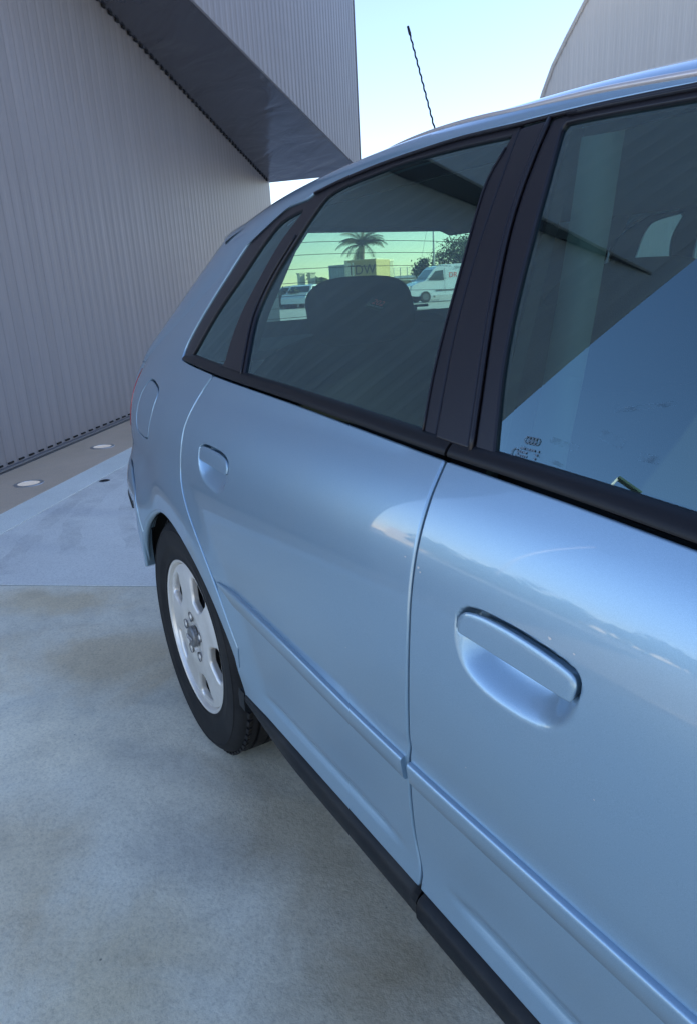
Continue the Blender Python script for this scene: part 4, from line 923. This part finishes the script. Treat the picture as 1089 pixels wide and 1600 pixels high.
# maker's mark etched at the corner of the front pane
sgx=lambda x,z,o=-.0012: np.array([x,float(S(x,z))+.009+o,z])
e0_=(1.121,.985)
mb=MB()
for k in range(4):
    mb.tube([sgx(e0_[0]+(k-1.5)*.0046+.0034*math.cos(a),e0_[1]+.0034*math.sin(a)) for a in np.linspace(0,2*math.pi,17)],.0005,4)
mb.obj('etched_rings',[M['grey_mark']],ffm,True,None)
rr=random.Random(3); mb=MB()
for row in range(4):
    x=e0_[0]-.013; 
    while x<e0_[0]+.014:
        w_=rr.uniform(.0008,.003); z=e0_[1]-.0085-.0036*row
        if rr.random()<.8: mb.quad(sgx(x,z-.001),sgx(x+w_,z-.001),sgx(x+w_,z+.001),sgx(x,z+.001))
        x+=w_+.0009
mb.tube([sgx(e0_[0]-.018+.004*math.cos(a),e0_[1]-.014+.004*math.sin(a)) for a in np.linspace(0,2*math.pi,17)],.0005,4)
mb.obj('etched_print',[M['grey_mark']],ffm)

# smears left on the front pane
sm=bpy.data.materials.new('smear'); sm.use_nodes=True; N_,L_,b_=nodes(sm); b_.inputs['Base Color'].default_value=(.05,.09,.13,1); L_.new(ramp(sm,noise(sm,60,5,.7),[(.48,(0,0,0)),(.66,(.32,.32,.32))]),b_.inputs['Alpha'])
for (x0,z0,L_q,h_q,an) in ((1.112,.977,.012,.0016,-.1),(1.150,.972,.022,.0018,-.15),(1.163,.988,.018,.0030,-.1),(1.215,1.000,.014,.004,-.2),(1.26,.99,.010,.003,0.),(1.235,1.03,.03,.0018,.2)):
    mb=MB(); c,s_=math.cos(an),math.sin(an); mb.quad(*[sgx(x0+a*c-b*s_,z0+a*s_+b*c,-.0014) for a,b in ((-L_q,-h_q),(L_q,-h_q),(L_q,h_q),(-L_q,h_q))]); mb.obj('smear',[sm],ffm)

# small chips and nicks in the paint beside the door edge and above the front handle
ch=mat('bare_primer_chip',(.62,.60,.56),.6); rc=random.Random(9)
for (x0,z0,sz,pt) in ((1.0265,.833,.0022,fdm),(1.031,.829,.0014,fdm),(.999,.838,.0016,rdm),(1.232,.829,.0020,fdm),(1.262,.826,.0012,fdm),(1.30,.70,.0010,fdm),(1.12,.62,.0010,fdm),(.86,.66,.0010,rdm)):
    n_=9; V=[(x0+sz*rc.uniform(.4,1)*1.6*math.cos(2*math.pi*k/n_),0,z0+sz*rc.uniform(.35,1)*math.sin(2*math.pi*k/n_)) for k in range(n_)]
    V=[(x,float(S(x,z))-.00035,z) for x,_,z in V]; mesh_obj('paint_chip',V,[tuple(range(n_))],ch,pt,False)
# ---------------------------------------------------------------- right building: ribbed, with a slanting end
br=thing('ribbed_hall',(-6,13,0),'tall pale ribbed hall with a slanting end, behind the car on the right','building')
p=M['hall']=mat('pale_ribbed_sheet',(.50,.455,.41),.5); 
N_,L_,b_=nodes(p); L_.new(ramp(p,noise(p,.25,4),[(.3,(.47,.43,.39)),(.7,(.53,.48,.43))]),b_.inputs['Base Color'])
vary(p,.97,1.03); HP=.135; e_=np.array([.985,.10,0.]);e_/=np.linalg.norm(e_); hn=np.array([.10,-.985,0.]);hn/=np.linalg.norm(hn)
def hallpt(px,py):
    d=np.array(cf)+(px-544.5)/1109.608*np.array(cr)-(py-800)/1109.608*np.array(cu); P0=np.array([-11.6,13.7,0]); t=((P0-CAM)@hn)/(d@hn); return CAM+t*d
H0=np.array([-11.6,13.7,0]); pa=hallpt(850,145); pb=hallpt(915,0); ta=(pa-H0)@e_; tb=(pb-H0)@e_; sl_=(tb-ta)/(pb[2]-pa[2])   # run of the end edge per metre of height
_q=[hallpt(*v) for v in ((850,144),(865,103),(887,58),(917,0))]; _z=[v[2] for v in _q]; _t=[(v-H0)@e_ for v in _q]
_s0=(_t[1]-_t[0])/(_z[1]-_z[0])*.8; _s1=(_t[3]-_t[2])/(_z[3]-_z[2])*1.05
_z=[0.]+_z+[14.5]; _t=[_t[0]-_s0*_z[1]]+_t+[_t[3]+_s1*(14.5-_z[4])]
t_at=lambda z: float(np.interp(z,_z,_t))
HH=14.5; ZP=1.28
tl=t_at(0); 
prof=[(0,0),(.05,0),(.066,.006),(.112,.006),(.130,0),(.135,0)]
def hall_strip(z0,z1a,z1b):
    V=[(a,o,z0) for a,o in prof]+[(a,o,z1a+(z1b-z1a)*a/HP) for a,o in prof]; n=len(prof)
    me=bpy.data.meshes.new('wall_sheet'); me.from_pydata([tuple(map(float,v)) for v in V],[],[(i,i+1,n+i+1,n+i) for i in range(n-1)]); me.materials.append(M['hall']); return me
full=None; k=0; t=tl
FM=Matrix(((e_[0],hn[0],0,0),(e_[1],hn[1],0,0),(0,0,1,0),(0,0,0,1)))
zt=lambda t: float(np.interp(t,_t,_z))
while t<19 and k<290:
    za,zb_=zt(t),zt(t+HP)
    if za>=HH:
        full=full or hall_strip(ZP,HH,HH); me=full
    else: me=hall_strip(ZP,max(za,ZP+.01),max(zb_,ZP+.02))
    ob=bpy.data.objects.new('wall_sheet',me); P=H0+e_*t; ob.matrix_basis=Matrix.Translation(Vector(P))@FM; link(ob,br); t+=HP; k+=1
tE=t
def hq(t,d,z): return H0+e_*t-hn*d+np.array([0,0,z])
mb=MB(); tt=t_at(HH)
# plinth, slanted end face, body, roof
L0=[(tl,0),(tt,HH)]

for z0_,z1_ in zip(_z[:-1],_z[1:]): mb.quad(hq(t_at(z0_),.01,z0_),hq(tE,.01,z0_),hq(tE,.01,z1_),hq(t_at(z1_),.01,z1_)); mb.quad(hq(t_at(z0_),.01,z0_),hq(t_at(z1_),.01,z1_),hq(t_at(z1_),14,z1_),hq(t_at(z0_),14,z0_))
mb.quad(hq(tt,.01,HH),hq(tE,.01,HH),hq(tE,14,HH),hq(tt,14,HH)); mb.quad(hq(tE,.01,0),hq(tE,14,0),hq(tE,14,HH),hq(tE,.01,HH)); mb.quad(hq(tl,14,0),hq(tt,14,HH),hq(tE,14,HH),hq(tE,14,0))
mb.obj('wall',[M['hall']],br)
mb=MB(); V=[hq(tl,-.03,0),hq(tE,-.03,0),hq(tE,-.03,ZP),hq(t_at(ZP),-.03,ZP),hq(t_at(ZP),.02,ZP),hq(tE,.02,ZP)]; mb.add(V,[(0,1,2,3),(3,2,5,4)]); mb.obj('plinth',[mat('plinth_concrete',(.40,.39,.37),.8)],br)
# ---------------------------------------------------------------- things far behind, seen through the rear screen
def pol(az,d,z=0.):
    a=math.radians(az); return np.array([CAM[0]-d*math.cos(a),CAM[1]+d*math.sin(a),z])
def el2z(el,d): return CAM[2]+d*math.tan(math.radians(el))
M['van']=mat('white_van_paint',(.62,.64,.66),.25,0,.8,.05); M['dglass']=mat('dark_vehicle_glass',(.02,.025,.03),.08,0,.5); M['tyre2']=mat('far_tyre',(.02,.02,.02),.7); M['greyp']=mat('grey_bumper',(.12,.12,.125),.6)
def frame_at(p,dirv):
    d=np.array([dirv[0],dirv[1],0.]);d/=np.linalg.norm(d); n=np.array([d[1],-d[0],0.]); 
    return lambda a,b,z: np.array(p)+d*a+n*b+np.array([0,0,z])
def side_prism(name,pts,w0,w1,fr,m,parent,taper=0.,smooth=False):
    # pts (a,z) outline; extruded between b=w0..w1 with tumblehome above taper height
    V=[];n=len(pts)
    for b,sg in ((w0,1),(w1,-1)):
        for a,z in pts: V.append(fr(a,b+sg*max(0,(z-1.0))*taper,z))
    Fc=[tuple(range(n)),tuple(range(n,2*n))[::-1]]+[(i,i+n,(i+1)%n+n,(i+1)%n) for i in range(n)]
    return mesh_obj(name,V,Fc,m,parent,smooth,30)
def van():
    p0=pol(35.25,46); p1=pol(41.3,48); dv=(p1-p0); fr=frame_at(p0,dv)   # a: from nose towards the tail; b positive = towards us
    t=thing('parked_van',tuple(p0+dv*.5),'white panel van with red and dark lettering, seen through the rear screen','van')
    body=[(0.05,.42),(0,.75),(.12,1.02),(.55,1.18),(.95,1.26),(1.55,1.93),(1.75,2.05),(2.3,2.16),(5.0,2.18),(5.15,2.0),(5.2,.45),(4.55,.40),(3.75,.40),(1.35,.38),(.4,.38)]
    bd=side_prism('body',body,-.95,.95,fr,M['van'],t,.05)
    def sidep(nm,pts,m,off=.012,par=None):
        V=[fr(a,.95+off-.0*(z) -max(0,(z-1.0))*.05*1.0,z) for a,z in pts]; return mesh_obj(nm,V,[tuple(range(len(V)))],m,par or bd,False)
    # b=+.95 side faces which way? build both sides
    for sg in (1,-1):
        def sp2(nm,pts,m,off=.012):
            V=[fr(a,sg*(.95+off-max(0,(z-1.0))*.05),z) for a,z in pts]; return mesh_obj(nm,V,[tuple(range(len(V)))],m,bd,False)
        sp2('side_window',[(1.12,1.27),(1.62,1.80),(2.12,1.84),(2.15,1.24)],M['dglass'])
        sp2('side_moulding',[(1.6,.72),(4.9,.72),(4.9,.62),(1.6,.62)],M['greyp'])
        sp2('door_line',[(2.2,.5),(2.225,.5),(2.225,1.95),(2.2,1.95)],M['greyp'])
        for a in (.95,4.15):
            mb=MB(); P=fr(a,sg*.90,.33); n_=fr(0,1,0)-fr(0,0,0); mb.tube([fr(a,sg*.70,.33),fr(a,sg*.97,.33)],.33,24); wh=mb.obj('wheel',[M['tyre2']],t,True,30)
            mb=MB(); mb.tube([fr(a,sg*.96,.33),fr(a,sg*.985,.33)],.20,16); mb.obj('rim',[M['greyp']],wh,True,30)
    mesh_obj('windscreen',[fr(.98,-.80,1.30),fr(.98,.80,1.30),fr(1.52,.76,1.90),fr(1.52,-.76,1.90)],[(0,1,2,3)],M['dglass'],bd,False)
    for b in(-.7,.7):
        mb=MB(); mb.box(fr(.10,b,.88),(.10,.10,.12)); mb.obj('headlight',[M['chrome']],bd)
    nrm=fr(0,1,0)-fr(0,0,0); sg=1 if (CAM-p0)@nrm>0 else -1
    ax=fr(1,0,0)-fr(0,0,0)
    X=ax if np.cross(ax,[0,0,1])@(nrm*sg)>0 else -ax
    for s,z,sz,mt in (('DR HALL',1.52,.42,M['red']),('SERVICIOS',1.95,.20,M['grey_mark'])):
        txt('lettering',s,sz,mt,tuple(fr(3.3,sg*(.985-max(0,z-1)*.05),z)),tuple(X),(0,0,1),bd)
van()
def container(nm,az0,az1,d0,d1,h,m,label,cat,text=None):
    p0=pol(az0,d0);p1=pol(az1,d1); dv=p1-p0; L=np.linalg.norm(dv); fr=frame_at(p0,dv); t=thing(nm,tuple((p0+p1)/2),label,cat)
    nrm=fr(0,1,0)-fr(0,0,0); sg=1 if (CAM-p0)@nrm>0 else -1
    mb=MB(); V=[fr(a,b,z) for a in(0,L) for b in(0,-sg*2.4) for z in(0,h)]; mb.add(V,[(0,1,3,2),(4,6,7,5),(0,4,5,1),(2,3,7,6),(0,2,6,4),(1,5,7,3)]); mb.obj('body',[m],t)
    n=int(L/.25)
    for k in range(n+1):
        mb=MB(); a=k*L/n; V=[fr(a+da,sg*db,z) for da in(-.05,.05) for db in(-.01,.035) for z in(.05,h-.08)]; mb.add(V,[(0,1,3,2),(4,6,7,5),(0,4,5,1),(2,3,7,6),(0,2,6,4),(1,5,7,3)]); mb.obj('wall_rib',[m],t)
    mb=MB(); V=[fr(a,sg*db,z) for a in(-.04,L+.04) for db in(-.05,.06) for z in(h-.12,h+.02)]; mb.add(V,[(0,1,3,2),(4,6,7,5),(0,4,5,1),(2,3,7,6),(0,2,6,4),(1,5,7,3)]); mb.obj('top_rail',[m],t)
    if text:
        ax=fr(1,0,0)-fr(0,0,0); X=ax if np.cross(ax,[0,0,1])@(nrm*sg)>0 else -ax
        txt('lettering',text[0],text[1],M['blk'],tuple(fr(L*.5,sg*.05,h*.77)),tuple(X),(0,0,1),t)
    return t
M['yel']=mat('ochre_container_paint',(.40,.29,.10),.6); M['cream']=mat('cream_container_paint',(.62,.56,.38),.6); M['gsteel']=mat('grey_container_paint',(.28,.31,.30),.6)
container('shipping_container',30.95,33.05,55,54,2.95,M['yel'],'ochre container with dark lettering standing in front of the palm','container',('TDW',.95))
container('shipping_container',33.07,34.35,54.2,58,3.0,M['cream'],'cream ribbed container beside the ochre one','container')
container('shipping_container',29.55,30.85,57,56,2.75,M['gsteel'],'grey meshed container left of the ochre one','container')
# palm
def palm(az,d,hc,fr_len,n,label,seed,lean=0):
    r=random.Random(seed); p=pol(az,d); t=thing('palm_tree',tuple(p),label,'palm')
    mb=MB(); P_=[p+np.array([0,0,z]) for z in np.linspace(0,hc,8)]; mb.tube(P_,[.22,.2,.18,.17,.16,.17,.2,.24],10); mb.obj('trunk',[mat('palm_bark',(.14,.10,.07),.9)],t,True,None)
    gm=[mat('palm_leaf',(.06,.085,.03),.7),mat('dry_palm_leaf',(.17,.14,.05),.8)]
    side=np.array([math.sin(math.radians(az)),math.cos(math.radians(az)),0])
    for k in range(n):
        a=2*math.pi*k/n+r.uniform(-.2,.2); el=r.uniform(-.35,1.3); L=fr_len*r.uniform(.8,1.1); P_=[]; q=p+np.array([0,0,hc]); e=el
        for i in range(12):
            P_.append(q.copy()); q=q+np.array([math.cos(a)*math.cos(e),math.sin(a)*math.cos(e),math.sin(e)])*L/11; e-=r.uniform(.10,.17)
        mb=MB(); mb.tube(P_,[.035-.0025*i for i in range(12)],4)
        for i in range(2,12):
            for sgn in (-1,1):
                for s in range(4):
                    b=P_[i-1]+(P_[i]-P_[i-1])*s/4; td=(P_[i]-P_[i-1]); td/=np.linalg.norm(td); sd=np.cross(td,[0,0,1]); sd/=np.linalg.norm(sd)+1e-9
                    ll=.55*math.sin(math.pi*min(1,(i+s/4)/12.5))+.12; tip=b+(sd*sgn*.75+td*.55+np.array([0,0,-.30-r.uniform(0,.3)]))*ll; mb.add([b-td*.018,b+td*.018,tip],[(0,1,2)])
        mb.obj('frond',[gm[1] if (el<0.05 or r.random()<.25) else gm[0]],t)
palm(32.05,62,4.3,2.35,30,'spreading palm rising behind the containers, seen through the rear screen',5)
palm(28.6,66,1.9,1.3,16,'low dry palm left of the grey container',9)
# broad trees
def tree(az,d,h0,rx,ry,rz,zc,n,label,seed,cl=None,ls=1.,grp=None):
    r=random.Random(seed); p=pol(az,d); t=thing('broad_tree',tuple(p),label,'tree')
    mb=MB(); mb.tube([p,p+np.array([.1,0,zc*.5]),p+np.array([0,.1,zc])],[.28,.2,.1],8)
    for k in range(7):
        a=k*2.4; mb.tube([p+np.array([0,0,zc*.45]),p+np.array([math.cos(a)*rx*.3,math.sin(a)*rx*.3,zc*.8]),p+np.array([math.cos(a)*rx*.6,math.sin(a)*rx*.6,zc+rz*.3*math.sin(k)])],[.12,.07,.02],6)
    mb.obj('trunk',[mat('tree_bark',(.08,.065,.05),.9)],t,True,None)
    cm=bpy.data.materials.new('leaf_green'); cm=mat('leaf_green',(.035,.055,.022),.7)
    N,L,b=nodes(cm); L.new(ramp(cm,noise(cm,1.3,3),[(.3,(.025,.04,.015)),(.7,(.06,.085,.03))]),b.inputs['Base Color'])
    mb=MB(); cl=[(r.uniform(-1,1),r.uniform(-1,1),r.uniform(-1,1)) for _ in range(26)]
    cl=[c for c in cl if sum(v*v for v in c)<1.0]
    for k in range(n):
        c=r.choice(cl); g=np.array([r.gauss(c[0],.22),r.gauss(c[1],.22),r.gauss(c[2],.20)]); q=p+np.array([g[0]*rx,g[1]*ry,zc+g[2]*rz]); u=np.array([r.gauss(0,1) for _ in range(3)]);u/=np.linalg.norm(u);v=np.cross(u,[r.gauss(0,1) for _ in range(3)]);v/=np.linalg.norm(v)+1e-9; s=r.uniform(.06,.13)*ls
        mb.add([q-u*s,q+v*s*.6,q+u*s,q-v*s*.6],[(0,1,2,3)])
    o=mb.obj('crown',[cm],t)
tree(36.7,66,0,1.25,1.2,.85,2.15,2600,'small dark tree with a loose crown left of the thin pole',11)
tree(39.9,68,0,2.9,2.4,1.75,3.6,7000,'big dark bushy tree behind the white van',12)
tree(26.6,50,0,1.2,1.2,.6,.65,1800,'round dry bush beside the parked cars',13)
# thin pole and a guy wire
p=pol(37.45,60); t=thing('lighting_mast',tuple(p),'thin pale mast between the two dark trees','mast'); mb=MB(); mb.tube([p,p+np.array([0,0,9.])],[.10,.06],8); mb.obj('pole',[mat('galvanised',(.45,.45,.43),.5,.3)],t,True,None)
q=pol(36.0,60,0); mb=MB(); mb.tube([p+np.array([0,0,7.5]),q+np.array([0,0,.4])],.014,4); mb.obj('guy_wire',[M['greyp']],t)
# mesh fence
fa=pol(33.9,75);fb=pol(38,74); t=thing('mesh_fence',tuple((fa+fb)/2),'tall pale mesh fence between the containers and the van','fence')
fmat=mat('fence_steel',(.42,.42,.38),.6); 
for k in range(9):
    q=fa+(fb-fa)*k/8; mb=MB(); mb.tube([q,q+np.array([0,0,2.75])],.045,6); mb.obj('post',[fmat],t)
mb=MB()
for z in np.linspace(.2,2.7,11): mb.tube([fa+np.array([0,0,z]),fb+np.array([0,0,z])],.009,3)
for k in range(60): q=fa+(fb-fa)*k/59; mb.tube([q+np.array([0,0,.1]),q+np.array([0,0,2.7])],.007,3)
o=mb.obj('wire_mesh',[fmat],t); o['kind']='stuff'
# cream gatehouse with two piers, far left in the rear screen
p0=pol(26.4,64);p1=pol(29.2,64)
for k,(az,lb) in enumerate(((27.35,'cream square gate pier, the left one of the pair'),(28.15,'cream square gate pier, the right one next to the low palm'))):
    p=pol(az,58); t=thing('gate_pier',tuple(p),lb,'pier','gate piers'); mb=MB(); mb.box(p+np.array([0,0,1.15]),(.22,.22,1.15)); mb.obj('shaft',[M['cream']],t); mb=MB(); mb.box(p+np.array([0,0,2.34]),(.27,.27,.04)); mb.obj('cap',[M['cream']],t)
# low buildings closing the yard
def shed(az0,az1,d,h,m,label,win=True):
    p0=pol(az0,d);p1=pol(az1,d); dv=p1-p0;L=np.linalg.norm(dv); fr=frame_at(p0,dv); nrm=fr(0,1,0)-fr(0,0,0); sg=1 if (CAM-p0)@nrm>0 else -1; t=thing('low_building',tuple((p0+p1)/2),label,'building')
    mb=MB(); V=[fr(a,b,z) for a in(0,L) for b in(0,-sg*9) for z in(0,h)]; mb.add(V,[(0,1,3,2),(4,6,7,5),(0,4,5,1),(2,3,7,6),(0,2,6,4),(1,5,7,3)]); mb.obj('wall',[m],t)
    mb=MB(); V=[fr(a,b,z) for a in(-.2,L+.2) for b in(sg*.2,-sg*9.2) for z in(h,h+.25)]; mb.add(V,[(0,1,3,2),(4,6,7,5),(0,4,5,1),(2,3,7,6),(0,2,6,4),(1,5,7,3)]); mb.obj('parapet',[M['van']],t)
    for k in range(int(L/4)):
        a=2+k*4; mb=MB(); mb.quad(fr(a,sg*.02,h*.45),fr(a+1.6,sg*.02,h*.45),fr(a+1.6,sg*.02,h*.75),fr(a,sg*.02,h*.75)); mb.obj('window',[M['dglass']],t)
M['beige']=mat('sunlit_render',(.66,.54,.38),.85)
shed(33.8,41.5,95,1.9,M['beige'],'long low beige building beyond the mesh fence')
# parked cars beyond, small
def far_car(az,d,ang,m,label,L=4.2):
    p=pol(az,d); fr=frame_at(p,(math.cos(ang),math.sin(ang))); t=thing('distant_car',tuple(p),label,'car')
    body=[(-L/2,.30),(-L/2,.62),(-L/2+.25,.86),(-L/2+.95,.95),(-L/2+1.6,1.38),(-L/2+2.1,1.46),(L/2-1.0,1.42),(L/2-.25,1.02),(L/2,.75),(L/2-.02,.30),(L/2-.6,.25),(-L/2+.6,.25)]
    bd=side_prism('body',body,-.85,.85,fr,m,t,.22)
    for sg in(-1,1):
        V=[fr(a,sg*(.862-max(0,z-1)*.22),z) for a,z in((-L/2+1.15,.98),(-L/2+1.68,1.34),(L/2-1.1,1.36),(L/2-.55,1.0))]; mesh_obj('side_window',V,[(0,1,2,3)],M['dglass'],bd,False)
        for a in (-L/2+.8,L/2-.75):
            mb=MB(); mb.tube([fr(a,sg*.62,.31),fr(a,sg*.87,.31)],.31,18); mb.obj('wheel',[M['tyre2']],t,True,30)
    mesh_obj('windscreen',[fr(-L/2+.99,-.74,1.0),fr(-L/2+.99,.74,1.0),fr(-L/2+1.56,.66,1.36),fr(-L/2+1.56,-.66,1.36)],[(0,1,2,3)],M['dglass'],bd,False)
far_car(26.3,55,1.1,M['van'],'white car half hidden at the left of the rear screen')
far_car(27.5,50,2.3,M['van'],'pale car with its nose towards us below the gate piers')
far_car(35.3,58,.2,mat('dark_car_paint',(.03,.035,.05),.3,0,.8),'dark car parked between the headrest and the white van')
# street lamp behind the photographer, mirrored in the front window
p=np.array([-12.4,-14.5,0.]); lz=11.8; t=thing('street_lamp',tuple(p),'white lamp post with a flat arm, mirrored in the front door glass','street lamp')
mb=MB(); mb.tube([p,p+np.array([0,0,lz])],[.055,.042],12); mb.obj('pole',[mat('white_pole_paint',(.75,.74,.70),.5)],t,True,None)
mb=MB(); mb.box(p+np.array([.25,-.3,lz]),(.42,.14,.04),rot=rotz(-.85)); mb.obj('lamp_head',[mat('lamp_green',(.03,.07,.05),.4)],t)
# unseen building added behind the camera for a warm streak mirrored along the shoulder
shed(-37,-52,70,4.2,M['beige'],'unseen low beige building added for the warm streak mirrored along the car shoulder')

mb=MB(); mb.tube([H0+e_*(t_at(z)-.02)+hn*.01+np.array([0,0,z]) for z in _z],.05,6); mb.obj('edge_trim',[M['hall']],br)

# unseen tree belt added behind the camera to darken the horizon mirrored in paint
for k in range(14):
    rk=random.Random(40+k); az=-42-k*5.6
    tree(az,62+rk.uniform(-5,8),0,4.6,3.2,2.9,3.3+rk.uniform(-.3,.4),1200,'unseen evergreen added across the yard to darken the horizon mirrored in the car side',60+k,ls=4.2)
for o in bpy.data.objects:
    if o.get('label')=='unseen evergreen added across the yard to darken the horizon mirrored in the car side': o['group']='unseen tree belt added across the yard'
